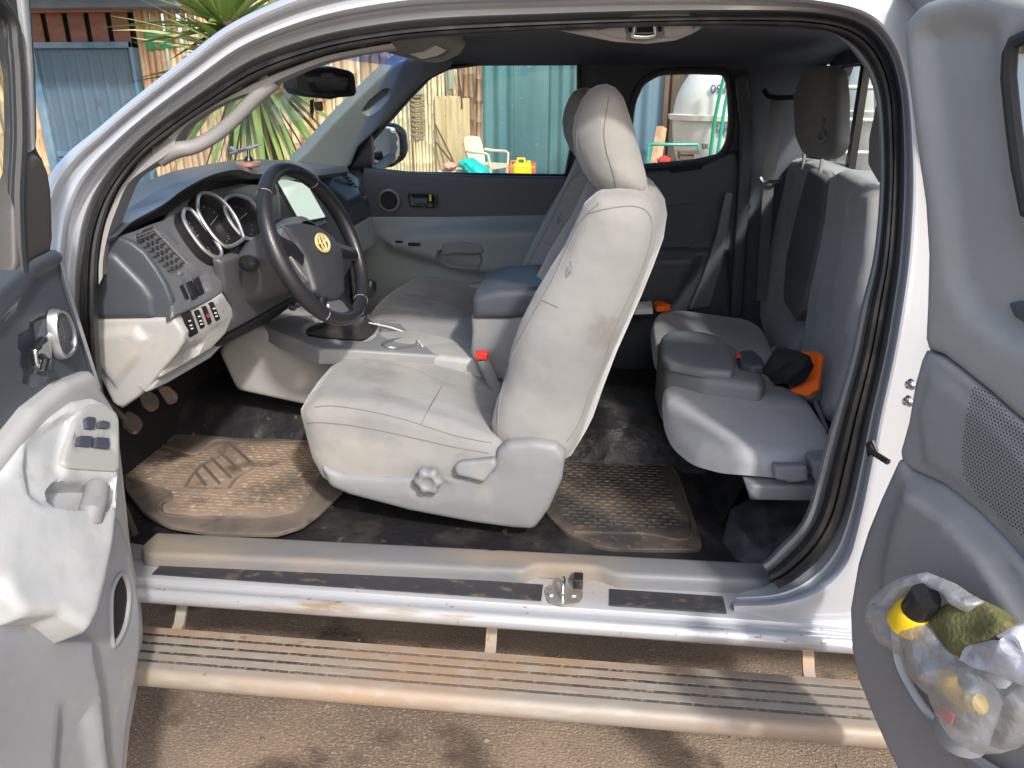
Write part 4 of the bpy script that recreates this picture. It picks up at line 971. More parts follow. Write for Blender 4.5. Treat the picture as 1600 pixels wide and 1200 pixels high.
b = MB(); b.tube([W(64, 556, D.off(.036)), W(72, 562, D.off(.045)), W(68, 578, D.off(.040))], .006, 8); b.build('lock_tab', M['black'], up)
# light grey middle and armrest
b = MB(); b.relief([(153,579),(162,606),(178,630),(190,652),(193,740),(207,850),(218,910),(170,960),(-300,1100),(-300,820),(-40,768),(20,688),(60,636),(110,596)], D.off(.052), .06, .016, step=.014)
mp_ = b.build('middle_panel', M['ltgrey'], fdr)
AP = plane3(W(150, 640, D.off(.075)), W(183, 770, D.off(.118)), W(0, 850, D.off(.082)), (1, -.3, 1))
b = MB()
b.relief([(-300,1010),(-300,830),(-80,790),(0,742),(35,692),(80,648),(118,624),(148,618),(174,630),(188,655),(191,740),(189,790),(183,850),(172,905),(160,955),(145,984),(128,976),(100,958),(40,962),(20,935),(0,900)], AP, .09, .016,
   feats=[(rnd([(38,690),(62,664),(100,645),(128,640),(112,690),(104,735),(185,741),(187,775),(160,800),(120,800),(66,794),(42,775),(34,730)], 8), -.010, .016),
          (rnd([(78,765),(92,748),(140,748),(183,750),(184,785),(172,800),(135,799),(86,795)], 6), -.028, .010)], step=.009)
am = b.build('armrest', mat('armrest_vinyl', (.35, .36, .365), .5, 0, [((.46, .47, .47), 9, .4, .65, 5), ((.33, .32, .30), 20, .58, .75, 6)], bump=[(420, .15, .001, 2, 'vor')]), fdr)
b = MB(); b.relief(rnd([(99,722),(108,690),(118,658),(130,637),(146,629),(165,631),(182,643),(187,655),(188,730),(183,737),(150,735),(108,732)], 6), AP.off(.004), .01, .004,
   feats=[(rnd([(118,676),(178,680),(178,702),(118,700)], 3), -.004, .003)], step=.008); sp2 = b.build('switch_plate', mat('switch_plate_plastic', (.32, .325, .31), .45, bump=[(420, .1, .001, 2, 'vor')]), am)
for q in ([(134,654),(139,650),(151,652),(149,670),(136,669)], [(156,658),(161,656),(173,659),(171,669),(154,668)], [(126,680),(146,681),(145,697),(123,695)], [(151,682),(172,684),(171,701),(149,698)]):
    b = MB(); b.relief(rnd(q, 2.5), AP.off(.010 if q[0][1] < 670 else .008), .008, .002, step=.005); b.build('window_switch', mat('switch_blue_black', (.05, .055, .08), .35) if q[0][1] > 670 or q[0][0] < 140 else M['darkpl'], sp2)
b = MB(); b.tube([W(152, 762, AP.off(-.008)), W(150, 775, AP.off(-.006)), W(143, 798, AP.off(-.004)), W(140, 812, AP.off(-.012))], .019, 12); b.build('pull_bar', M['greyplastic'], am)
# lower door with pocket
b = MB(); b.relief([(190,800),(207,850),(217,900),(224,950),(226,990),(222,1030),(213,1080),(205,1130),(199,1200),(195,1300),(190,1420),(-300,1500),(-300,900),(0,880),(100,850)], D.off(.07), .08, .022,
   feats=[([(40,960),(135,985),(150,1060),(165,1200),(170,1420),(-300,1500),(-300,1000)], .02, .03), ([(70,1090),(130,1090),(150,1200),(155,1420),(60,1420),(60,1200)], -.012, .04)], step=.014)
lp = b.build('lower_panel', mat('lower_card', (.30, .31, .33), .5, 0, [((.25, .255, .27), 4, .4, .7, 4), ((.36, .34, .31), 18, .6, .8, 6)], bump=[(420, .16, .001, 2, 'vor')]), fdr)
b = MB(); b.relief(rnd([(177,1000),(176,934),(183,908),(192,900),(198,918),(199,938),(194,970),(185,996)], 4), D.off(.0715), .004, .001, step=.01); pkt = b.build('door_pocket', M['void'], fdr)  # flat near-black patch painted as the shade of the pocket opening
b = MB(); b.tube(cr([W(p[0], p[1], D.off(.073)) for p in [(176,1006),(174,935),(182,906),(192,897),(200,918),(201,940),(196,974),(186,998)]], 4, True), .004, 6, True); b.build('pocket_rim', bpy.data.materials['lower_card'], pkt)
# ------------------------------------------------------------------ near rear door, hinged at the back and swung past a right angle
RN = Vector((-.914, -.407, 0)); RD = PL((.425, -.05, 1.0), RN)
ro = [(1408,45),(1420,18),(1442,3),(1490,-12),(1545,-18),(1620,0),(1900,40),(2000,1600),(1420,1400),(1402,1260),(1396,1200),(1381,1170),(1355,1110),(1335,1060),(1325,1010),(1323,950),(1335,880),(1350,830),(1370,780),(1397,720),(1415,660),(1425,600),(1438,540),(1443,480),(1445,400),(1440,320),(1430,250),(1418,160),(1410,90)]
rwin = [(1585,66),(1578,84),(1576,120),(1583,190),(1592,260),(1605,330),(1700,360),(1880,380),(1840,60),(1700,40),(1620,50)]
b = MB()
out3 = [[W(p[0], p[1], RD) for p in cr([(x, y, 0) for x, y in ro], 3, True)], [W(p[0], p[1], RD) for p in rwin]]
f2 = [[Vector((*RD.uv(p), 0)) for p in l] for l in out3]; tr = tessellate_polygon(f2); pts = out3[0] + out3[1]
b.add([p - RN * .07 for p in pts], [tuple(t) for t in tr]); b.loft([[p - RN * .02 for p in out3[0]], [p - RN * .07 for p in out3[0]]], True); b.loft([out3[1], [p - RN * .07 for p in out3[1]]], True)
rdr = part(b, 'rear_door', M['silver'], ang=30)
def rpoly(n): return n
b = MB(); b.relief([(1408,45),(1420,18),(1442,3),(1490,-12),(1545,-18),(1620,0),(1640,40),(1605,52),(1585,66),(1578,84),(1575,120),(1582,190),(1592,260),(1605,335),(1640,360),(1900,390),(1900,640),(1720,640),(1620,680),(1580,648),(1540,612),(1500,580),(1470,556),(1440,545),(1443,480),(1445,400),(1440,320),(1430,250),(1418,160),(1410,90)], RD.off(.0), .05, .014,
   feats=[([(1424,60),(1440,30),(1500,10),(1560,22),(1570,60),(1566,120),(1575,200),(1590,300),(1610,360),(1900,420),(1900,600),(1700,600),(1560,545),(1500,500),(1472,440),(1462,340),(1444,230),(1430,130)], -.016, .03)], step=.018)
rdp = b.build('upper_panel', mat('door_card', (.29, .29, .278), .5, 0, [((.32, .32, .31), 3, .4, .7, 3)], bump=[(420, .16, .001, 2, 'vor')]), rdr)
b = MB(); b.tube([W(p[0], p[1], RD.off(.002)) for p in rwin], .009, 8, True); b.build('window_seal', M['rub'], rdr)
b = MB(); b.add([W(p[0], p[1], RD.off(-.03)) for p in rwin], [tuple(range(len(rwin)))]); b.build('quarter_glass', M['tint'], rdr, smooth=False)
b = MB(); b.relief([(1440,549),(1470,560),(1500,583),(1540,616),(1580,651),(1640,700),(1900,700),(1900,1200),(1640,950),(1600,880),(1560,836),(1520,796),(1470,757),(1414,732),(1401,714),(1416,660),(1426,600)], RD.off(.004), .05, .010,
   feats=[([(1430,640),(1450,575),(1480,585),(1560,650),(1640,740),(1640,930),(1560,815),(1500,765),(1440,725)], .006, .02)], step=.014)
b.build('middle_panel', mat('door_card_mid', (.25, .25, .25), .5, bump=[(420, .16, .001, 2, 'vor')]), rdr)
# pierced speaker area: rows of small dark holes
b = MB(); poly = np.array([(1520,595),(1548,612),(1575,640),(1640,700),(1640,880),(1600,845),(1560,808),(1522,772),(1503,745),(1500,700),(1508,640)], float)
pp = RD.off(.0125); cand = []
c0 = W(1550, 700, pp); u0, v0 = pp.uv(c0)
for i in range(-26, 27):
    for j in range(-34, 35):
        cand.append((u0 + (i + .5 * (j % 2)) * .0052, v0 + j * .0046))
pw = np.array([pp.uv(W(p[0], p[1], pp)) for p in poly]); ok = sdf(np.array(cand), pw) > .003
for (u, v), o_ in zip(cand, ok):
    if not o_: continue
    b.add([pp.at(u + .0013 * math.cos(a), v + .0013 * math.sin(a), .0003) for a in np.linspace(0, 2 * math.pi, 7)[:-1]], [tuple(range(6))])
b.build('speaker_grille', M['void'], rdr, merge=0, smooth=False)
b = MB(); b.relief([(1404,716),(1415,735),(1470,760),(1520,799),(1560,839),(1600,884),(1660,980),(1900,1250),(1950,1600),(1420,1400),(1402,1260),(1396,1200),(1381,1170),(1355,1110),(1335,1060),(1325,1010),(1323,950),(1335,880),(1350,830),(1370,780),(1397,720)], RD.off(.012), .06, .016,
   feats=[([(1412,745),(1440,756),(1500,795),(1560,858),(1620,950),(1700,1080),(1700,1300),(1540,1230),(1480,1170),(1420,1090),(1385,1010),(1372,940),(1376,870),(1392,800)], .018, .03)], step=.014)
b.build('lower_panel', mat('door_card_low', (.225, .226, .228), .48, 0, [((.25, .252, .255), 4, .45, .7, 4)], bump=[(420, .16, .001, 2, 'vor')]), rdr)
b = MB(); pk = cr([W(p[0], p[1], RD.off(.045)) for p in [(1395,960),(1402,1030),(1425,1080),(1460,1130),(1500,1170),(1550,1205),(1620,1240)]], 6); b.tube(pk, .009, 8); b.build('pocket_lip', mat('pocket_lip_plastic', (.19, .2, .22), .45), rdr)
b = MB(); b.relief(rnd([(1574,474),(1590,470),(1640,490),(1640,530),(1600,505),(1584,496)], 4), RD.off(-.004), .01, .003, step=.01); b.build('door_pull', M['bluegrey'], rdr)
b = MB()
for q in ((1422,601),(1418,627)): b.lathe([(.001, .006), (.006, .005), (.007, 0), (.009, -.002)], W(q[0], q[1], RD.off(.008)), RN, 12)
b.build('hinge_bolts', M['chrome'], rdr)
b = MB(); b.tube([W(1358, 700, y=-.01), W(1362, 706, y=-.02), W(1372, 712, y=-.03), W(1388, 722, y=-.05)], .0055, 8); b.tube([W(1356, 694, y=-.005), W(1364, 690, y=-.012), W(1370, 704, y=-.02), W(1358, 712, y=-.01), W(1356, 694, y=-.005)], .004, 6); part(b, 'door_check', M['black'])
# ------------------------------------------------------------------ overhead parts
b = MB(); MP = PL(W(510, 130, y=.72), (.80, -.55, -.10))
b.relief(rnd([(459,110),(468,105),(520,104),(550,111),(556,118),(559,145),(555,151),(530,153),(520,156),(470,151),(461,140)], 6), MP, .05, .008, feats=[(rnd([(466,111),(520,109),(548,116),(553,144),(540,148),(472,145)], 4), -.004, .004)], step=.010, puff=.0)
rv = part(b, 'rear_view_mirror', M['black'])
b = MB(); b.relief(rnd([(470,113),(520,111),(547,117),(551,143),(538,147),(476,144)], 4), MP.off(-.003), .003, .0008, step=.02); b.build('mirror_glass', mat('mirror_dim_reflection', (.012, .013, .014), .12), rv)  # dark colour stands in for the dim cabin reflected in the mirror
b = MB(); b.tube([W(500, 112, y=.74), W(492, 96, y=.76), W(486, 84, y=.78)], .010, 8); b.build('stem', M['black'], rv)
b = MB(); HPn = plane3(W(580, 78, y=.62), W(725, 80, y=.95), W(650, 96, y=1.0), (0, -.2, -1))
b.relief([(560,74),(600,62),(660,52),(700,52),(725,66),(729,76),(722,86),(700,96),(680,100),(655,98),(620,90),(590,82)], HPn, .05, .018, feats=[([(632,86),(660,82),(684,70),(700,78),(690,88),(660,94)], -.003, .003)], step=.012)
oc = part(b, 'overhead_console', M['beige'])
b = MB(); b.relief([(640,85),(662,81),(681,71),(698,79),(684,87),(660,93)], HPn.off(.001), .004, .001, step=.01); b.build('map_lamp', M['lens'], oc)
b = MB(); b.relief([(480,92),(520,80),(558,74),(566,78),(556,86),(530,92),(500,92)], HPn.off(-.005), .02, .006, step=.014); b.build('visor_edge', M['beige'], oc)
# upper striker in the roof rail
b = MB(); KPn = PL(W(1000, 55, y=.205), (0, -.75, -.66))
b.relief([(872,50),(905,48),(938,44),(978,36),(990,34),(1030,32),(1075,31),(1098,46),(1080,56),(1055,66),(1010,71),(962,68),(920,60)], KPn, .03, .006, feats=[([(980,40),(1036,36),(1034,62),(1010,66),(982,62)], -.012, .004)], step=.010)
us = part(b, 'roof_rail_trim', M['ltgrey'])
for q in ([(930,49),(976,38),(980,61),(962,60)], [(1036,32),(1072,32),(1086,46),(1062,57),(1038,60)]):
    b = MB(); b.relief(rnd(q, 3), KPn.off(.005), .006, .003, step=.008); b.build('cap', M['ltgrey'], us)
b = MB(); b.relief([(981,40),(1035,37),(1034,50),(982,52)], KPn.off(-.008), .004, .001, step=.01); b.build('latch_recess', M['void'], us)
b = MB(); b.tube(cr([W(p[0], p[1], KPn.off(.006)) for p in [(992,38),(991,48),(988,55),(1000,57),(1012,57),(1024,54),(1024,46),(1023,36)]], 4), .0042, 10); b.build('striker', M['chrome'], us)
# ================================================================== LOOSE THINGS IN THE CAB
def flatmat(name, poly, z, ridges, label, mt, bars=0, seed=1, bump_poly=None, rib=.003, rim=None):
    b = MB(); b.relief(rnd(poly, 10, 4), ZP(z), .010, .003, step=.02)
    if bump_poly and rim: b.relief(rnd(rim[1], 6, 3), ZP(z + .0012), .001, .0006, step=.03, m=1)
    for r_ in ridges: b.tube(cr([W(p[0], p[1], z=z + .001) for p in r_], 5), .0045, 6)
    rs_ = np.random.default_rng(seed)
    if bump_poly:
        bp = np.array([tuple(W(p[0], p[1], z=z).xy) for p in bump_poly]); lo_, hi_ = bp.min(0), bp.max(0)
        gx = np.arange(lo_[0], hi_[0], .026); gy = np.arange(lo_[1], hi_[1], .0155); cd_ = []
        for j, y_ in enumerate(gy):
            for x_ in gx: cd_.append((x_ + (j % 2) * .013 + rs_.uniform(-.002, .002), y_ + rs_.uniform(-.001, .001)))
        ok_ = sdf(np.array(cd_), bp) > .006
        for (x_, y_), o_ in zip(cd_, ok_):
            if o_: n0_ = len(b.m); b.box((x_ - .0085, y_ - .003, z - .001), (x_ + .0085, y_ + .003, z + rib), .0012); b.m[n0_:] = [1 if rim else 0] * (len(b.m) - n0_)
    o = b.build(name, [rim[0], mt] if rim else mt, None, base=W(poly[0][0], poly[0][1], z=z), merge=0); tag(o, label, 'floor mat'); return o
R1 = [(188,708),(214,686),(240,693),(278,703),(303,710),(318,702),(332,691),(348,688),(400,692),(480,690)]
R2 = [(190,744),(228,758),(258,766),(268,776),(250,788),(246,797),(262,806),(300,808),(400,808),(455,800),(478,786),(492,765),(503,742)]
flatmat('floor_mat', [(180,700),(214,668),(262,636),(300,652),(345,668),(400,672),(480,674),(540,690),(540,760),(500,800),(470,822),(430,834),(330,832),(262,821),(225,800),(196,765)], .640, [R1, R2,
   [(357,692),(345,712),(310,732),(289,762)], [(400,730),(372,746),(357,764)], [(357,692),(400,730)], [(289,762),(357,764)], [(306,738),(322,760)], [(318,728),(345,758)], [(330,716),(362,748)], [(342,706),(378,738)], [(263,690),(296,655)], [(286,698),(316,662)]],
   'dusty rubber mat with a shield outline in the driver footwell', M['matdirty'], bump_poly=[(195,712),(215,692),(300,716),(330,697),(345,696),(338,712),(306,732),(286,764),(360,768),(400,734),(365,694),(480,695),(510,720),(498,750),(474,782),(448,796),(300,802),(258,798),(276,780),(258,762),(195,742)], rim=(mat('mat_rim_rubber', (.085, .072, .062), .8, 0, [((.17, .135, .105), 6, .42, .66, 8), ((.06, .05, .042), 12, .58, .7, 6)], bump=[(500, .4, .001), (60, .3, .003)]), [(190,720),(215,690),(278,706),(304,713),(332,694),(350,691),(480,693),(512,715),(502,744),(478,784),(455,798),(400,805),(300,805),(256,801),(254,789),(272,778),(258,764),(192,742)]))
flatmat('floor_mat', [(872,697),(893,688),(1040,688),(1064,742),(1098,852),(1090,858),(960,857),(930,852),(880,828),(850,798)], .622, [[(895,703),(1028,702),(1082,832),(1000,834),(896,832)]],
   'dark ribbed rubber mat between the driver seat and the rear seats', M['matdark'], bump_poly=[(880,706),(1022,706),(1074,826),(890,826),(868,790)], seed=4, rib=.003)
# orange and black cloths on the back seat, papers beyond
def blob(name, poly, pl, th, label, cat, mt, amp=.012, puff=.02, step=.012, seed=0, rad=.012):
    rs_ = np.random.default_rng(seed); ph_ = rs_.uniform(0, 6, 6); k_ = rs_.uniform(25, 90, 6)
    fn = lambda u, v: amp * (math.sin(k_[0] * u + ph_[0]) * math.sin(k_[1] * v + ph_[1]) * .6 + math.sin(k_[2] * (u + v) + ph_[2]) * .4 + .3 * math.sin(k_[3] * (u - v) * 1.7 + ph_[3]))
    b = MB(); b.relief(poly, pl, th, rad, puff=puff, puffw=.04, step=step, fn=fn)
    c = W(sum(p[0] for p in poly) / len(poly), sum(p[1] for p in poly) / len(poly), pl)
    o = b.build(name, mt, None, base=c, ang=80); tag(o, label, cat); return o
blob('orange_cloth', [(1226,551),(1250,549),(1274,547),(1284,555),(1281,575),(1277,608),(1262,618),(1240,614),(1233,608),(1254,598),(1262,590),(1258,574),(1244,566),(1227,562)], plane3(W(1226,556,z=.97), W(1284,552,x=.555), W(1240,614,z=.90), (-1, -.5, .8)), .012, 'bright orange cloth stuffed behind the near rear seat cushion', 'cloth', M['fire'], .006, .003, .006, rad=.003)
blob('black_cloth', [(1190,580),(1204,560),(1218,562),(1238,566),(1256,574),(1263,590),(1256,600),(1236,609),(1214,605),(1198,594)], plane3(W(1190,580,z=.95), W(1262,585,z=.97), W(1230,608,z=.91), (-.5, -.7, .8)), .04, 'crumpled black cloth lying against the orange cloth on the rear seat', 'cloth', mat('black_cloth', (.007, .007, .009), .85), .014, .012, .005, seed=2)
blob('paper_bag', [(984,476),(990,472),(1018,469),(1020,482),(992,483)], plane3(W(984,478,y=1.30), W(1020,476,y=1.30), W(1005,470,y=1.34), (0, -1, .5)), .02, 'small white folded paper by the far rear seat', 'paper', M['white'], .002, .004, .006, seed=3, rad=.003)
blob('orange_wrapper', [(1022,470),(1034,469),(1048,475),(1044,478),(1026,478)], plane3(W(1022,474,y=1.30), W(1048,474,y=1.30), W(1035,468,y=1.34), (0, -1, .5)), .02, 'small orange wrapper beside the white paper at the far rear seat', 'wrapper', M['fire'], .002, .004, .006, seed=4, rad=.003)
# white cable on the console
b = MB(); b.tube(cr([W(574, 504, TP.off(.014)), W(590, 507, TP.off(.016)), W(612, 512, TP.off(.018)), W(634, 520, TP.off(.013)), W(650, 530, TP.off(.013)), W(660, 541, TP.off(.013))], 6), .0022, 6)
o = b.build('charging_cable', M['white'], None, base=W(612, 512, TP)); tag(o, 'thin white charging cable lying across the centre console beside the cup holders', 'cable')
# dashboard toy plane on its copper ring base
tb = drape(dtree, [(389, 261), (390, 261)], 0)[0]
t = thing('toy_jet', 'small silver toy jet on a black stand with copper base on the dashboard', 'toy plane', tb)
b = MB(); b.lathe([(.001, .0), (.027, .0), (.031, .004), (.031, .012), (.027, .014), (.001, .014)], tb, (0, 0, 1), 28); b.build('base', M['copper'], t)
b = MB(); b.lathe([(.012, .014), (.010, .022), (.004, .028), (.003, .040), (.001, .042)], tb, (.1, 0, 1), 16); b.build('stand', M['black'], t)
b = MB(); q0, q1 = W(360, 240, y=tb.y), W(410, 225, y=tb.y); ax = (q1 - q0).normalized()
b.tube([q0, q0.lerp(q1, .15), q0.lerp(q1, .45), q0.lerp(q1, .75), q1], lambda s_: [.0035, .0045, .005, .004, .001][min(4, int(s_ * 4 + .5))], 8)
m_ = q0.lerp(q1, .45)
for s_ in (-1, 1):
    pts = [m_ + ax * .012, m_ - ax * .014, m_ - ax * .016 + Vector((0, s_ * .034, 0)), m_ - ax * .006 + Vector((0, s_ * .034, 0))]
    b.add(pts + [p + Vector((0, 0, .0015)) for p in pts], [(0, 1, 2, 3), (4, 5, 6, 7), (0, 1, 5, 4), (1, 2, 6, 5), (2, 3, 7, 6), (3, 0, 4, 7)])
    e0 = q0 + ax * .004; pts = [e0 + Vector((0, s_ * .004, .002)), e0 + ax * .012 + Vector((0, s_ * .004, .003)), e0 + Vector((-.004, s_ * .010, .016)), e0 + Vector((-.008, s_ * .010, .016))]
    b.add(pts + [p + Vector((0, .0015, 0)) for p in pts], [(0, 1, 2, 3), (4, 5, 6, 7), (0, 1, 5, 4), (1, 2, 6, 5), (2, 3, 7, 6), (3, 0, 4, 7)])
b.build('airframe', M['satin'], t)
# ornament on the mirror
o_ = W(494, 160, y=.74)
t = thing('mirror_charm', 'small dark brown leather charm hanging below the rear view mirror', 'charm', o_)
b = MB(); b.relief(rnd([(490,160),(504,158),(506,172),(502,174),(493,172)], 2), PL(o_, (.5, -.8, 0)), .006, .002, step=.006); b.build('charm_plate', mat('brown_leather', (.06, .025, .018), .4), t)
b = MB(); b.relief([(485,156),(489,156),(491,172),(489,187),(485,176)], PL(o_, (.6, -.8, 0)), .005, .001, step=.006); b.tube([W(489, 150, y=.735), W(490, 160, y=.74)], .0015, 5); b.build('tassel', mat('brown_tassel', (.03, .012, .01), .8), t)
# ------------------------------------------------------------------ plastic bag with its contents in the rear door pocket
def crumple(k, a):
    rs_ = np.random.default_rng(k); P_ = rs_.uniform(0, 6, 12); K_ = rs_.uniform(40, 220, 12); T_ = rs_.uniform(0, math.pi, 12)
    def fn(u, v):
        s_ = 0
        for i in range(12): s_ += (1 - abs(math.sin(K_[i] * .5 * (u * math.cos(T_[i]) + v * math.sin(T_[i])) + P_[i]))) / 12
        return a * (s_ - .4) * 2.4
    return fn
def bagmat(name, c, op):
    m = bpy.data.materials.new(name); m.use_nodes = True; N = m.node_tree; L = N.links.new; N.nodes.clear()
    o = N.nodes.new('ShaderNodeOutputMaterial'); d = N.nodes.new('ShaderNodeBsdfDiffuse'); d.inputs[0].default_value = (*c, 1)
    tl_ = N.nodes.new('ShaderNodeBsdfTranslucent'); tl_.inputs[0].default_value = (*c, 1)
    g_ = N.nodes.new('ShaderNodeBsdfGlossy'); g_.inputs['Roughness'].default_value = .16; t_ = N.nodes.new('ShaderNodeBsdfTransparent')
    a = N.nodes.new('ShaderNodeMixShader'); a.inputs[0].default_value = .4; L(d.outputs[0], a.inputs[1]); L(tl_.outputs[0], a.inputs[2])
    a2 = N.nodes.new('ShaderNodeMixShader'); a2.inputs[0].default_value = .22; L(a.outputs[0], a2.inputs[1]); L(g_.outputs[0], a2.inputs[2])
    x = N.nodes.new('ShaderNodeMixShader'); L(t_.outputs[0], x.inputs[1]); L(a2.outputs[0], x.inputs[2])
    tc = N.nodes.new('ShaderNodeTexCoord'); nz = N.nodes.new('ShaderNodeTexNoise'); nz.inputs['Scale'].default_value = 14; nz.inputs['Detail'].default_value = 5
    L(tc.outputs['Object'], nz.inputs['Vector']); r = N.nodes.new('ShaderNodeMapRange'); r.inputs[1].default_value = .3; r.inputs[2].default_value = .75; r.inputs[3].default_value = op - .18; r.inputs[4].default_value = op + .2
    L(nz.outputs[0], r.inputs[0]); L(r.outputs[0], x.inputs[0])
    bp_ = N.nodes.new('ShaderNodeBump'); bp_.inputs['Strength'].default_value = .9; bp_.inputs['Distance'].default_value = .02; L(nz.outputs[0], bp_.inputs['Height'])
    for q in (d, tl_, g_): L(bp_.outputs[0], q.inputs['Normal'])
    L(x.outputs[0], o.inputs[0]); return m
BF = RD.off(.13)
bagc = W(1470, 1040, BF)
bag = thing('plastic_bag', 'translucent white plastic bag stuffed into the rear door pocket', 'plastic bag', bagc)
front = [(1347,965),(1352,945),(1362,950),(1383,962),(1402,961),(1420,970),(1440,985),(1462,1008),(1486,1032),(1510,1040),(1540,1050),(1580,1066),(1602,1076),(1612,1080),(1596,1110),(1585,1140),(1575,1166),(1556,1180),(1526,1182),(1498,1168),(1468,1134),(1452,1110),(1444,1090),(1424,1070),(1405,1050),(1398,1028),(1372,1012),(1350,992)]
b = MB(); b.relief(front, BF, .035, .010, puff=.014, puffw=.05, step=.008, fn=crumple(3, .012), back=False); b.build('bag_front', bagmat('bag_film', (.50, .50, .50), .58), bag, ang=90)
back_ = [(1350,950),(1358,934),(1380,915),(1404,902),(1430,898),(1455,908),(1476,917),(1495,931),(1520,945),(1500,960),(1470,930),(1452,922),(1432,918),(1412,925),(1396,945),(1386,965),(1378,974),(1362,980),(1349,970)]
b = MB(); b.relief(back_, RD.off(.11), .02, .006, puff=.008, puffw=.02, step=.006, fn=crumple(5, .008), back=False); b.build('bag_rim', bagmat('bag_film_thick', (.60, .60, .61), .85), bag, ang=90)
b = MB(); b.relief([(1496,1024),(1502,1012),(1530,1005),(1552,1006),(1575,1022),(1600,1040),(1640,1060),(1640,1080),(1600,1076),(1560,1060),(1520,1045),(1490,1034)], BF.off(.004), .02, .006, step=.007, fn=crumple(8, .010), back=False); b.build('bag_fold', bagmat('bag_film_fold', (.55, .58, .66), .7), bag, ang=90)
# black-capped bottle
p_ = W(1426, 960, RD.off(.115)); q_ = W(1444, 936, RD.off(.118)); ax = (q_ - p_).normalized()
t = thing('bottle', 'yellow bottle with a black cap poking out of the plastic bag', 'bottle', p_)
b = MB(); b.lathe([(.001, .01), (.020, .010), (.024, .004), (.025, -.010), (.026, -.022), (.001, -.024)], p_, ax, 24); b.build('bottle_body', mat('yellow_plastic', (.85, .55, .01), .35), t)
b = MB(); b.lathe([(.019, .008), (.0195, .045), (.018, .048), (.001, .048)], p_, ax, 24); b.build('cap', M['black'], t)
blob('scouring_pad', [(1430,984),(1438,962),(1446,952),(1480,940),(1512,931),(1528,934),(1548,952),(1572,972),(1560,984),(1520,1004),(1498,1020),(1480,1018),(1462,1006)], plane3(W(1430,984,RD.off(.115)), W(1570,972,RD.off(.10)), W(1498,1022,RD.off(.125)), (-1, -.8, .4)), .045, 'olive green sponge block lying on top of the plastic bag', 'sponge', mat('olive_sponge', (.16, .16, .055), .95, 0, [((.10, .09, .035), 14, .45, .7, 6)], bump=[(160, .8, .004, 4)]), .003, .006, .010, seed=6, rad=.008)
p_ = W(1582, 1010, RD.off(.10))
t = thing('spray_bottle', 'bottle with a white spray head and yellow collar seen through the bag', 'spray bottle', p_)
b = MB(); b.relief(rnd([(1545,988),(1556,981),(1578,981),(1592,988),(1602,1000),(1612,1030),(1600,1038),(1590,1020),(1580,1004),(1566,1006),(1552,1001)], 5), PL(p_, RN), .03, .012, puff=.006, puffw=.02, step=.006); b.tube([p_, W(1560, 1060, RD.off(.075))], .014, 10); b.build('spray_head', M['white'], t)
b = MB(); b.tube(cr([W(p[0], p[1], RD.off(.115)) for p in [(1480,1052),(1482,1072),(1496,1088),(1515,1098),(1532,1100)]], 5), .012, 10); b.build('collar', mat('yellow_ring', (.85, .58, .06), .4), t)
b = MB(); b.tube([W(1520, 1085, RD.off(.085)), W(1500, 1150, RD.off(.075))], .034, 16); b.build('bottle_body', mat('clear_plastic', (.22, .24, .27), .25), t)
b = MB(); b.relief(rnd([(1464,1108),(1474,1102),(1490,1118),(1484,1134),(1474,1126)], 2), RD.off(.122), .003, .001, step=.01); b.build('label_patch', mat('red_print', (.62, .12, .10), .5), t)
# ================================================================== THE YARD
def zmat(name, base, **k): return mat(name, base, **k)
M['bam'] = mat('bamboo_culms', (.46, .32, .19), .55, 0, [((.60, .44, .26), .9, .4, .6, 3, (9, 9, .7)), ((.36, .17, .07), 1.3, .55, .72, 5, (12, 12, 1.5)), ((.20, .11, .05), 9, .66, .74, 5)], bump=[(40, .15, .004)])
M['bam2'] = mat('pale_bamboo', (.66, .53, .32), .6, 0, [((.74, .63, .42), .9, .4, .6, 3, (9, 9, .7)), ((.52, .38, .21), 1.3, .58, .78, 5, (12, 12, 1.5)), ((.25, .17, .09), 14, .66, .74, 6)], bump=[(40, .15, .004)])
def culms(b, x0, y0, x1, y1, r, ztop, z0=0, seed=0):
    rs_ = np.random.default_rng(seed); L_ = math.hypot(x1 - x0, y1 - y0); n_ = int(L_ / (1.9 * r))
    for i in range(n_):
        t_ = i / n_; rr = r * rs_.uniform(.85, 1.12); x = x0 + (x1 - x0) * t_; y = y0 + (y1 - y0) * t_ + rs_.uniform(-.3, .3) * r
        lean = rs_.uniform(-.02, .02); zz = z0; ls = []; ph = rs_.uniform(0, .3)
        while zz < ztop:
            for dz, k_ in ((0, 1.0), (.006, 1.10), (.014, 1.0)):
                z_ = min(zz + dz, ztop); ls.append([Vector((x + lean * z_ + math.cos(a) * rr * k_, y + math.sin(a) * rr * k_, z_)) for a in np.linspace(0, 2 * math.pi, 9)[:-1]])
            zz += .32 + ph * .2 + rs_.uniform(0, .05)
        ls.append([Vector((x + lean * ztop + math.cos(a) * rr, y + math.sin(a) * rr, ztop)) for a in np.linspace(0, 2 * math.pi, 9)[:-1]])
        b.loft(ls, True)
YA = 7.0
def XA(px, py=140, y=YA): return W(px, py, y=y).x
xd0, xd1 = XA(62, 150), XA(217, 100)
b = MB(); culms(b, -11.5, YA, xd0 - .02, YA, .034, 3.1, seed=1); f1 = b.build('bamboo_fence', M['bam'], None, base=(-9, YA, 0), merge=0, ang=60); tag(f1, 'row of brown bamboo poles left of the blue metal door', 'bamboo fence', 'bamboo fences')
b = MB(); culms(b, xd1 + .03, YA, XA(372), YA, .030, 3.1, seed=2); culms(b, XA(372) + .03, YA, XA(612), YA, .05, 3.1, seed=3)
f2_ = b.build('bamboo_fence', M['bam'], None, base=(XA(400), YA, 0), merge=0, ang=60); tag(f2_, 'sunlit bamboo pole fence behind the yucca, right of the blue door', 'bamboo fence', 'bamboo fences')
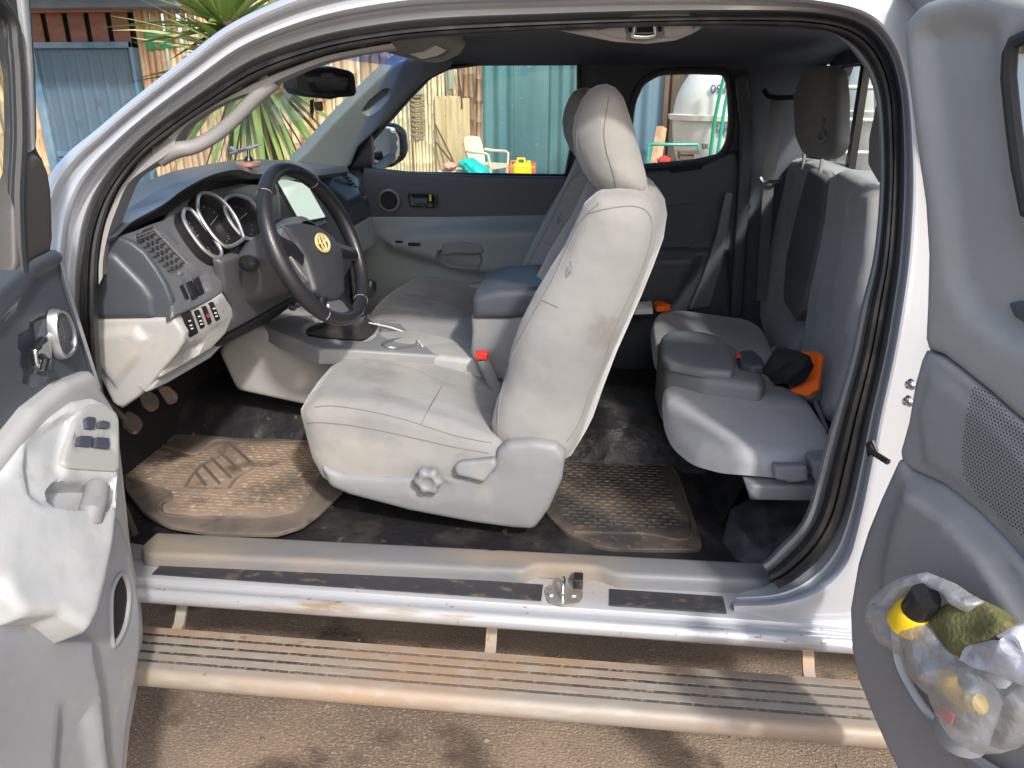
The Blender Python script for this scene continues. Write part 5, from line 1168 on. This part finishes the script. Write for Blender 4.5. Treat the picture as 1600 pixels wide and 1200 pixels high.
# blue sheet metal door in its frame, reddish slats above, beam on top
zt_ = W(140, 66, y=YA).z; zs_ = W(140, 20, y=YA).z; zb_ = W(140, 14, y=YA).z
dt = thing('metal_door', 'faded blue corrugated metal door set into the bamboo fence', 'door', ((xd0 + xd1) / 2, YA, 0))
b = MB(); pts_ = []
n_ = 60
for i in range(n_ + 1):
    x = xd0 + .10 + (xd1 - xd0 - .14) * i / n_; pts_.append((x, YA - .02 - .018 * (1 if (i % 8) in (0, 1) else 0)))
b.loft([[Vector((x, y, z)) for x, y in pts_] for z in (.05, zt_ - .06)]); b.build('door_leaf', mat('blue_sheet', (.06, .11, .16), .5, .0, [((.085, .125, .16), 1.5, .4, .7, 5), ((.035, .055, .08), 6, .6, .8, 5)]), dt, ang=20)
b = MB(); b.box((xd0, YA - .08, 0), (xd0 + .10, YA + .05, zt_), .005); b.box((xd1 - .04, YA - .08, 0), (xd1, YA + .05, zt_), .005); b.box((xd0, YA - .08, zt_ - .06), (xd1, YA + .05, zt_ - .0), .005); b.box((xd0 + .10, YA - .05, .9), (xd1 - .04, YA - .02, .96), .004)
b.build('door_frame', mat('blue_frame', (.07, .15, .22), .5, 0, [((.17, .25, .32), 3, .45, .7, 4)]), dt)
for i in range(5):
    x0 = xd0 + .03 + (xd1 - xd0) * i / 5; b = MB(); b.box((x0, YA - .03, zt_ + .002), (x0 + (xd1 - xd0) / 5 - .06, YA - .01, zs_), .003); b.build('slat', mat('red_brown_board', (.22, .10, .07), .7, 0, [((.15, .07, .05), 3, .4, .7, 4, (1, 1, 4))]), dt)
b = MB(); b.box((xd0, YA + .04, zt_), (xd1, YA + .06, zb_)); b.build('backing', M['void'], dt)
b = MB(); b.box((xd0 - .1, YA - .10, zs_), (xd1 + .02, YA + .02, zb_), .01); b.build('lintel', mat('orange_timber', (.42, .22, .10), .7, 0, [((.30, .15, .07), 2, .4, .7, 5, (1, 4, 4))]), dt)
b = MB(); zc_ = W(180, 11, y=YA - .35).z; b.box((-11.5, YA - .35, zc_), (XA(330), YA + .4, zc_ + .16), .01); b.box((-11.5, YA - .95, zc_ + .16), (XA(330), YA + .6, zc_ + .2))
ca = b.build('eave_beam', mat('blue_grey_beam', (.17, .23, .29), .6, 0, [((.12, .17, .22), 3, .4, .7, 4)]), None, base=((xd0 + xd1) / 2, YA, zc_)); tag(ca, 'long blue grey eave beam over the bamboo fence and metal door', 'eave beam')
# green sign
sg = thing('green_sign', 'small green metal sign with worn pale lettering on the bamboo fence', 'sign', W(247, 63, y=YA - .05))
sp0 = YP(YA - .055)
b = MB(); b.relief(rnd([(225,50),(266,48),(270,75),(229,78)], 1.5), sp0, .012, .004, step=.03); b.build('plate', mat('green_enamel', (.02, .30, .11), .45, 0, [((.03, .20, .08), 8, .5, .7, 4)]), sg)
def text(s_, size, pl, px, py, mt, name, parent, ext=.002, rot=0, bold=0):
    cu_ = bpy.data.curves.new('t', 'FONT'); cu_.body = s_; cu_.size = size; cu_.extrude = ext; cu_.align_x = 'CENTER'; cu_.align_y = 'CENTER'; cu_.offset = bold
    ob = bpy.data.objects.new('t', cu_); COL.objects.link(ob); me = bpy.data.meshes.new_from_object(ob); bpy.data.objects.remove(ob)
    c = W(px, py, pl); mx = Matrix((pl.u, pl.v, pl.n)).transposed().to_4x4(); mx.translation = c; me.transform(mx @ Matrix.Rotation(rot, 4, 'Z'))
    b_ = MB(); b_.add([v.co.copy() for v in me.vertices], [list(p.vertices) for p in me.polygons]); return b_.build(name, mt, parent, smooth=False, merge=0)
worn = mat('worn_lettering', (.42, .36, .24), .7)
b = MB()
for (x0, x1, yy) in ((228.5, 262, 54.5), (233, 260, 60)):
    x = x0
    while x < x1:
        w_ = 1.2 + random.random() * 2.0; b.relief([(x, yy - 1.4), (x + w_, yy - 1.4), (x + w_, yy + 1.2 + random.random()), (x, yy + 1.2)], sp0.off(.0035), .002, .0003, step=.05); x += w_ + .9
b.build('worn_writing', worn, sg, merge=0)
b = MB(); b.tube([sp0.off(.006).at(*(Vector(sp0.uv(W(247, 69, sp0))) + Vector((.022 * math.cos(a), .03 * math.sin(a))))) for a in np.linspace(0, 2 * math.pi, 20)], .005, 6); b.tube([W(247, 70, sp0.off(.006)), W(247.5, 76, sp0.off(.006))], .005, 6); b.build('worn_crest', worn, sg)
# far pale wall of split bamboo and boards, right beyond the near fence
YB = 12.6
XBf = lambda px, py=200, y=YB: W(px, py, y=y).x
b = MB(); culms(b, XBf(520), YB, XBf(722), YB, .030, 3.3, seed=5)
f3 = b.build('bamboo_fence', M['bam2'], None, base=(XBf(650), YB, 0), merge=0, ang=60); tag(f3, 'pale sun bleached bamboo and board fence behind the outside mirror', 'bamboo fence', 'bamboo fences')
b = MB()
b.box((XBf(683), YB - .12, 0), (XBf(721), YB - .07, W(700, 150, y=YB).z)); b.box((XBf(700), YB - .14, 0), (XBf(736), YB - .10, W(700, 153, y=YB).z))
o = b.build('board_panel', mat('pale_board', (.60, .46, .27), .8, 0, [((.45, .32, .17), 2, .45, .7, 6, (6, 6, .6)), ((.25, .16, .08), 18, .66, .75, 5)], bump=[(30, .3, .01)]), None, base=(XBf(705), YB, 0)); tag(o, 'pale timber boards leaning on the bleached fence beside the plastic chair', 'boards')
b = MB(); culms(b, XBf(721), YB - .02, XBf(755), YB - .02, .045, 3.3, seed=8)
o = b.build('brown_poles', mat('brown_poles', (.26, .13, .07), .7, 0, [((.46, .26, .13), 1.2, .45, .6, 4, (14, 14, .8)), ((.10, .05, .03), 2, .55, .7, 4, (14, 14, 1))]), None, base=(XBf(740), YB, 0), merge=0); tag(o, 'narrow strip of dark brown poles between pale fence and teal wall', 'poles')
# ladder-like slats tied on the fence
b = MB()
zz = [W(655, yy, y=YB - .1).z for yy in np.linspace(150, 212, 9)]
for k, z in enumerate(zz):
    b.tube(cr([Vector((XBf(646), YB - .09, z + .02)), Vector((XBf(655), YB - .11, z - .015)), Vector((XBf(666), YB - .09, z + .02))], 4), .022, 6)
b.tube([Vector((XBf(646), YB - .08, zz[0] + .1)), Vector((XBf(646), YB - .08, zz[-1] - 1.0))], .012, 6)
o = b.build('tied_slats', mat('weathered_slats', (.26, .20, .13), .8), None, base=(XBf(655), YB, zz[4])); tag(o, 'column of short weathered slats tied across the pale fence', 'slats')
b = MB(); b.box((XBf(705), YB - .14, W(705, 139, y=YB).z), (XBf(713), YB - .1, W(705, 100, y=YB).z), .005); b.box((XBf(652), YB - .14, W(655, 148, y=YB).z), (XBf(664), YB - .1, W(655, 128, y=YB).z), .005)
o = b.build('grey_cleats', mat('grey_cleat', (.30, .31, .26), .8), None, base=(XBf(705), YB, 1.6)); tag(o, 'two small grey boards nailed high on the pale fence', 'boards')
for q, lb in ((((680,194),(712,264)), 'longer thin stick leaning on the pale fence'), (((680,221),(702,250)), 'shorter stick crossing the longer stick on the pale fence')):
    b = MB(); a_, c_ = W(*q[0], y=YB - .15), W(*q[1], y=YB - .5); c_ = a_ + (c_ - a_) * (a_.z / max(a_.z - c_.z, .01)); b.tube(cr([a_, a_.lerp(c_, .5) + Vector((.02, 0, 0)), c_], 4), .016, 6)
    o = b.build('stick', mat('stick_bark', (.14, .08, .045), .8), None, base=c_); tag(o, lb, 'stick')
b = MB(); b.tube(cr([W(714, 105, y=YB - .16), W(718, 130, y=YB - .16), W(721, 150, y=YB - .16), W(722, 170, y=YB - .16)], 4), .012, 6); o = b.build('dried_vine', mat('vine', (.10, .05, .03), .8), None, base=W(720, 140, y=YB)); tag(o, 'thin dark vine hanging down the pale fence near the teal wall', 'vine')
# teal corrugated wall and door
def corr(b, x0, x1, y, z0, z1, pitch, amp, box=False):
    n_ = int((x1 - x0) / pitch * 8); row = []
    for i in range(n_ + 1):
        x = x0 + (x1 - x0) * i / n_; ph = (i % 8) / 8
        row.append((x, y - amp * (sm(np.array(1 - abs(ph - .5) * 4)) if box else (.5 + .5 * math.sin(2 * math.pi * i / 8)))))
    b.loft([[Vector((x, float(yy), z)) for x, yy in row] for z in (z0, z1)])
M['teal'] = mat('teal_sheet', (.062, .15, .165), .45, 0, [((.09, .195, .205), 1.2, .42, .62, 5, (3, 3, .5)), ((.06, .18, .22), 3, .55, .8, 6, (4, 4, .5)), ((.25, .30, .27), 8, .66, .8, 6)])
b = MB(); corr(b, XBf(755), XBf(806), YB, 0, 3.4, .22, .05); b.box((XBf(803), YB - .06, 0), (XBf(857), YB - .02, 3.4), .005); corr(b, XBf(857), XBf(1000), YB, 0, 3.4, .19, .05)
tw_ = b.build('teal_metal_wall', M['teal'], None, base=(XBf(830), YB, 0), ang=50); tag(tw_, 'teal corrugated metal wall behind the plastic chair and jerrycans', 'metal wall')
YQ = 9.2
XQ = lambda px, py=180: W(px, py, y=YQ).x
M['blueq'] = mat('blue_sheet_dark', (.07, .14, .20), .5, 0, [((.10, .18, .24), 1.4, .4, .65, 5, (3, 3, .5)), ((.04, .08, .12), 4, .6, .8, 5)])
b = MB(); corr(b, XQ(980), XQ(1037), YQ, 0, 3.2, .20, .05); corr(b, XQ(1056), XQ(1075), YQ + .4, 0, 3.4, .12, .03); o = b.build('blue_metal_wall', M['blueq'], None, base=(XQ(1010), YQ, 0), ang=50); tag(o, 'dark blue corrugated metal wall left of the white water tank', 'metal wall')
b = MB(); b.box((XQ(1034), YQ - .1, 0), (XQ(1042), YQ + .05, 3.4), .01); b.box((XQ(1046), YQ - .05, 0), (XQ(1058), YQ + .1, 3.4), .01); b.box((XQ(1034), YQ + .12, 0), (XQ(1140), YQ + .14, 2.0))
o = b.build('dark_timber_posts', mat('dark_timber', (.055, .04, .032), .8, 0, [((.11, .08, .06), 2, .5, .7, 5, (5, 5, .6))]), None, base=(XQ(1045), YQ, 0)); tag(o, 'dark timber posts standing between the blue metal wall and the water tank', 'posts')
b = MB(); a_, c_ = W(1034, 199, y=YQ - .35), W(1024, 258, y=YQ - .9); dv = (c_ - a_).normalized(); c_ = a_ + (c_ - a_) * (a_.z / (a_.z - c_.z)); b.tube([a_, c_], .065, 4, flat=.35, up=(0, 1, 0)); o = b.build('timber_plank', mat('pine_plank', (.46, .29, .16), .7, 0, [((.33, .19, .1), 2, .4, .7, 5, (6, 6, .6))]), None, base=c_, ang=20); tag(o, 'light brown timber plank leaning against the dark posts', 'plank')
# water tanks (two domes and a flange)
M['tank'] = mat('tank_fibreglass', (.76, .77, .68), .45, 0, [((.66, .64, .52), 1.5, .45, .7, 5), ((.36, .30, .22), 5, .62, .75, 6)])
def tank(name, pc, px0, y, pyf, label, texts, rz=1):
    c = W(pc, pyf, y=y); r = (c - W(px0, pyf, y=y)).length; z0 = c.z
    t = thing(name, label, 'water tank', (c.x, c.y, 0), 'white water tanks')
    b = MB(); pr = [(.3 * r, z0 - 1.25 * r), (.62 * r, z0 - 1.2 * r)]
    for k in range(14): a = R(-58 + 56 * k / 13); pr.append((r * .985 * math.cos(a) ** .6, z0 + 1.2 * r * math.sin(a)))
    b.lathe([(q[0], q[1] - 0) for q in pr] + [(r * .985, z0 - .01)], (c.x, c.y, 0), (0, 0, 1), 56)
    pr = [(r * .985, z0 + .01)]
    for k in range(15): a = R(2 + 88 * k / 14); pr.append((max(r * .985 * math.cos(a) ** .95, .001), z0 + 1.0 * r * math.sin(a)))
    b.lathe(pr, (c.x, c.y, 0), (0, 0, 1), 56); b.build('shell', M['tank'], t, ang=60)
    b = MB(); b.lathe([(r * .97, z0 - .025), (r * 1.05, z0 - .025), (r * 1.06, z0 + .02), (r * .97, z0 + .03)], (c.x, c.y, 0), (0, 0, 1), 56); b.build('flange', M['tank'], t)
    b = MB(); b.box((c.x - r * .8, c.y - r * .8, 0), (c.x + r * .8, c.y + r * .8, z0 - 1.15 * r), .02); b.build('plinth', mat('concrete_plinth', (.40, .38, .33), .9, bump=[(30, .3, .01)]), t)
    for s_, size, px, py in texts:
        q = W(px, py, y=y - r * .6)
        # put the lettering on the curved side
        for _ in range(12):
            rr = math.hypot(q.x - c.x, q.y - c.y); want = None
            h = (q.z - z0) / r; want = r * (max(1 - h * h, .05) ** .48 if h > 0 else max(1 - (h / 1.2) ** 2, .05) ** .3)
            yy = c.y - math.sqrt(max(want ** 2 - (q.x - c.x) ** 2, 0)) - .012; q = W(px, py, y=yy)
        n_ = Vector((q.x - c.x, q.y - c.y, (q.z - z0) * .35)).normalized(); pl = PL(q, n_)
        text(s_, size, pl, px, py, mat('faded_stencil', (.09, .13, .20), .7), 'stencil_text', t, .004, bold=.001)
    return c, r
TY = 6.6
tc_, tr_ = tank('water_tank', 1148, 1050, TY, 182, 'big white fibreglass tank with stencilled numbers and green pipes in front', [('0910', .105, 1128, 140), ('180', .105, 1129, 203), ('EK', .06, 1102, 229)])
b = MB(); b.tube(cr([W(p[0], p[1], y=tc_.y - tr_ - .12) for p in [(1134,100),(1131,120),(1122,160),(1115,200),(1110,245),(1106,300)]], 4), .016, 8); o = b.build('green_pipe', mat('green_pvc', (.015, .27, .13), .35), None, base=(tc_.x, tc_.y - tr_ - .12, .5)); tag(o, 'left hose of two green pipes hanging in front of the white tank', 'pipe', 'green pipes')
b = MB(); b.tube(cr([W(p[0], p[1], y=tc_.y - tr_ - .1) for p in [(1146,100),(1140,130),(1132,170),(1126,210),(1121,245),(1117,300)]], 4), .015, 8); o = b.build('green_pipe', mat('green_pvc_teal', (.015, .32, .22), .35), None, base=(tc_.x, tc_.y - tr_ - .1, .5)); tag(o, 'right hose of two green pipes hanging in front of the white tank', 'pipe', 'green pipes')
b = MB(); yp = tc_.y - tr_ - .2; b.tube([W(1012, 262, y=yp) + Vector((0, 0, -1.0)), W(1014, 226, y=yp), W(1016, 225.5, y=yp), W(1090, 226, y=yp), W(1092, 236, y=yp)], .014, 8); o = b.build('green_pipe', bpy.data.materials['green_pvc_teal'], None, base=W(1014, 262, y=yp)); tag(o, 'thin green water pipe running level beside the tank, bent down at both ends', 'pipe', 'green pipes')
b = MB(); q0 = W(1062, 231, y=yp + .1); q1 = W(1092, 240, y=yp + .1); b.box((q0.x, yp + .0, q1.z), (q1.x, yp + .3, q1.z + .012)); b.box((q0.x - .0, yp + .02, q1.z - .05), (q1.x - .05, yp + .28, q1.z), .004)
o = b.build('brown_tray', mat('rusty_tray', (.13, .09, .06), .8), None, base=q0); tag(o, 'rusty brown tray under the level green pipe beside the tank', 'tray')
blob('red_basin', [(1028,252),(1036,247),(1042,245),(1050,250),(1052,256),(1044,262),(1032,262)], YP(6.1), .2, 'bright red cloth heap at the foot of the leaning plank', 'cloth', mat('red_cloth', (.62, .04, .03), .6), .02, .03, .03, seed=9, rad=.03)
# second tank with ladder seen through the back window
t2 = W(1410, 180, y=4.6); r2 = (t2 - W(1305, 180, y=4.6)).length
tc2, tr2 = tank('water_tank', 1410, 1303, 4.4, 178, 'white tank behind the ladder seen through the back window of the cab', [])
lb_ = thing('ladder', 'grey metal ladder leaning on the tank behind the back window', 'ladder', W(1320, 300, y=3.6))
b = MB(); yl = 3.62
b.tube([W(1317, 60, y=yl), W(1318, 130, y=yl), W(1324, 230, y=yl), W(1330, 330, y=yl)], .016, 8); b.tube([W(1368, 60, y=yl), W(1374, 330, y=yl)], .016, 8); b.build('rail', mat('galvanised', (.42, .44, .42), .5, .3), lb_)
for yy in (136, 187, 238, 285):
    b = MB(); b.tube([W(1308, yy, y=yl - .01), W(1372, yy + 1, y=yl - .01)], .015, 8); b.build('rung', bpy.data.materials['galvanised'], lb_)
# pale yard wall behind the tanks, to the right
b = MB(); corr(b, XQ(1076), 14, YQ + .8, 0, 2.6, .2, .04); o = b.build('pale_metal_wall', mat('pale_sheet', (.42, .46, .45), .5, 0, [((.34, .34, .30), 2, .45, .7, 5, (3, 3, .5))]), None, base=(6, YQ + .8, 0), ang=50); tag(o, 'pale corrugated wall at the back of the yard behind the tanks', 'metal wall')
# plastic garden chair
def chair():
    cx = W(762, 255, y=11.7); k = 11.7
    t = thing('plastic_chair', 'cream plastic garden chair with armrests in front of the teal wall', 'chair', (cx.x, k, 0))
    mt = mat('cream_plastic', (.68, .60, .46), .45)
    Mx = Matrix.Translation((cx.x, k, 0)) @ Matrix.Rotation(R(62), 4, 'Z') @ Matrix.Scale(1.0, 4)
    z_off = max(0.0, 0)
    def bb(pts_loops, name, closed=True):
        b_ = MB(); b_.loft([[Mx @ Vector(p) for p in l] for l in pts_loops], closed, 0, True, True); return b_.build(name, mt, t, ang=50)
    # local: +y is the back, -y the front; seat .42 high
    for sx in (-1, 1):
        for sy_ in (-1, 1):
            top_, bot = Vector((sx * .23, sy_ * .21, .43)), Vector((sx * .27, sy_ * (.25 if sy_ < 0 else .29), 0))
            bb([[top_.lerp(bot, f) + Vector(q) * (1 - .35 * f) for q in ((-.028, -.02, 0), (.028, -.02, 0), (.028, .02, 0), (-.028, .02, 0))] for f in (0, .5, 1)], 'leg')
    bb([[Vector((x, y, z)) for x, y in ((-.25, -.24), (.25, -.24), (.23, .22), (-.23, .22))] for z in (.455, .42, .39)], 'seat')
    n_ = 9; fr = []; bk_ = []
    L_ = []
    for i in range(8):
        f = i / 7; z = .42 + .43 * f; y = .20 + .12 * f; w_ = .20 + .05 * math.sin(f * 2.6); row = []
        for j in range(9): u = j / 8 * 2 - 1; row.append(Vector((u * w_, y + .045 * (1 - u * u), z + (.03 * (1 - u * u) if i == 7 else 0))))
        L_.append(row)
    b_ = MB(); b_.loft([[Mx @ p for p in r_] for r_ in L_]); b_.loft([[Mx @ (p + Vector((0, .012, 0))) for p in r_] for r_ in L_]); b_.loft([[Mx @ p for p in L_[-1]], [Mx @ (p + Vector((0, .012, 0))) for p in L_[-1]]])
    b_.build('backrest', mt, t, ang=60)
    for sx in (-1, 1):
        b_ = MB(); b_.tube([Mx @ Vector(p) for p in ((sx * .25, .24, .66), (sx * .28, .1, .645), (sx * .285, -.16, .64), (sx * .28, -.22, .62), (sx * .25, -.23, .43))], .018, 8, flat=1.2); b_.build('armrest', mt, t)
chair()
def jerry(px0, px1, py0, y, mt, label):
    a_, c_ = W(px0, py0, y=y), W(px1, py0, y=y); w_ = c_.x - a_.x; h_ = a_.z; h_ = max(h_, .36)
    t = thing('jerrycan', label, 'jerrycan', ((a_.x + c_.x) / 2, y, 0), 'plastic jerrycans')
    cx = (a_.x + c_.x) / 2
    b = MB(); b.box((cx - w_ / 2, y, 0), (cx + w_ / 2, y + w_ * .6, h_ * .88), .04); b.box((cx - w_ * .38, y + .02, h_ * .1), (cx + w_ * .38, y - .008, h_ * .8), .004); b.build('can_body', mt, t)
    b = MB(); b.tube([(cx - w_ * .3, y + w_ * .3, h_ * .86), (cx - w_ * .25, y + w_ * .3, h_ * .98), (cx + w_ * .1, y + w_ * .3, h_ * .98), (cx + w_ * .15, y + w_ * .3, h_ * .86)], .02, 8); b.build('carry_handle', mt, t)
    b = MB(); b.lathe([(.03, 0), (.032, .05), (.001, .052)], (cx + w_ * .33, y + w_ * .3, h_ * .86), (0, 0, 1), 14); b.build('cap', mt, t)
jerry(801, 830, 247, 10.6, mat('can_yellow', (.85, .62, .02), .4), 'bright yellow jerrycan standing in front of two orange ones')
jerry(794, 812, 251, 11.2, mat('can_orange', (.75, .20, .08), .4), 'orange jerrycan half hidden behind the left edge of the yellow one')
jerry(822, 837, 252, 11.2, mat('can_orange2', (.72, .16, .08), .4), 'red orange jerrycan half hidden behind the right edge of the yellow one')
def heap(name, poly, y, th, label, cat, mt, seed, amp=.03):
    return blob(name, poly, YP(y), th, label, cat, mt, amp, .05, .03, seed, .03)
heap('turquoise_cloth', [(714,256),(722,250),(733,250),(744,258),(757,266),(761,275),(759,300),(736,300),(728,268),(720,262)], 10.4, .4, 'turquoise cloth draped over the pale crate before the chair', 'cloth', mat('turquoise_cloth', (.01, .50, .46), .5), 11)
b = MB(); a_, c_ = W(684, 266, y=10.7), W(735, 264, y=10.7); b.box((a_.x, 10.7, 0), (c_.x, 11.2, a_.z), .02); o = b.build('pale_crate', mat('pale_crate', (.62, .54, .40), .7), None, base=((a_.x + c_.x) / 2, 10.9, 0)); tag(o, 'low pale crate under the turquoise cloth by the fence', 'crate')
heap('pink_cloth', [(690,258),(696,254),(704,255),(712,260),(708,266),(694,266)], 10.65, .2, 'small pink and white cloth heap on the pale crate', 'cloth', mat('pink_cloth', (.70, .34, .28), .7), 12, .02)
# yucca: two heads of stiff leaves on a trunk
def yucca():
    yc = 4.6; c1 = W(352, 42, y=yc); c2 = W(388, 100, y=yc - .1)
    t = thing('yucca_plant', 'tall yucca with stiff drooping green leaves in front of the bamboo fence', 'yucca', (c2.x, yc, 0))
    b = MB(); b.tube(cr([Vector((c2.x, yc, 0)), Vector((c2.x + .05, yc, c2.z * .5)), c2, c1, c1 + Vector((0, 0, .4))], 4), .07, 10); b.build('trunk', mat('yucca_trunk', (.16, .11, .07), .9, bump=[(30, .6, .02)]), t)
    rs_ = np.random.default_rng(5)
    gl = mat('yucca_leaf', (.11, .20, .05), .4, 0, [((.22, .29, .08), 3, .45, .6, 2), ((.06, .14, .03), 1.2, .5, .7, 3)], spec=.4)
    gl2 = mat('yucca_leaf_pale', (.28, .33, .12), .4, 0, [((.38, .40, .18), 4, .4, .7, 2)])
    for ci, (c, n_, Ln) in enumerate(((c2, 120, .85), (c1, 80, .80))):
        b = MB()
        for k in range(n_):
            az = rs_.uniform(0, 2 * math.pi); el = R(rs_.uniform(-70, 55)) if ci == 0 else R(rs_.uniform(-25, 85)); L_ = Ln * rs_.uniform(.7, 1.15); w_ = rs_.uniform(.018, .030)
            d = Vector((math.cos(az) * math.cos(el), math.sin(az) * math.cos(el), math.sin(el))); side = d.cross(Vector((0, 0, 1))).normalized() if abs(d.z) < .98 else Vector((1, 0, 0))
            tw = rs_.uniform(-.6, .6); side = (side * math.cos(tw) + d.cross(side) * math.sin(tw)).normalized(); nn = side.cross(d); dr = rs_.uniform(.05, .28) * (1 if ci == 0 else .6)
            lv = []
            for i in range(7):
                f = i / 6; p = c + d * (.04 + L_ * f) + Vector((0, 0, -dr * f * f * L_)); ww = w_ * (1 - f ** 2.2) * (.6 + .8 * min(1, f * 4)) + .0008
                lv.append([p - side * ww, p + nn * ww * .35 * -1, p + side * ww])
            b.loft(lv, False, 1 if rs_.random() < .25 else 0)
        b.build('crown', [gl, gl2], t, merge=0, ang=70)
yucca()
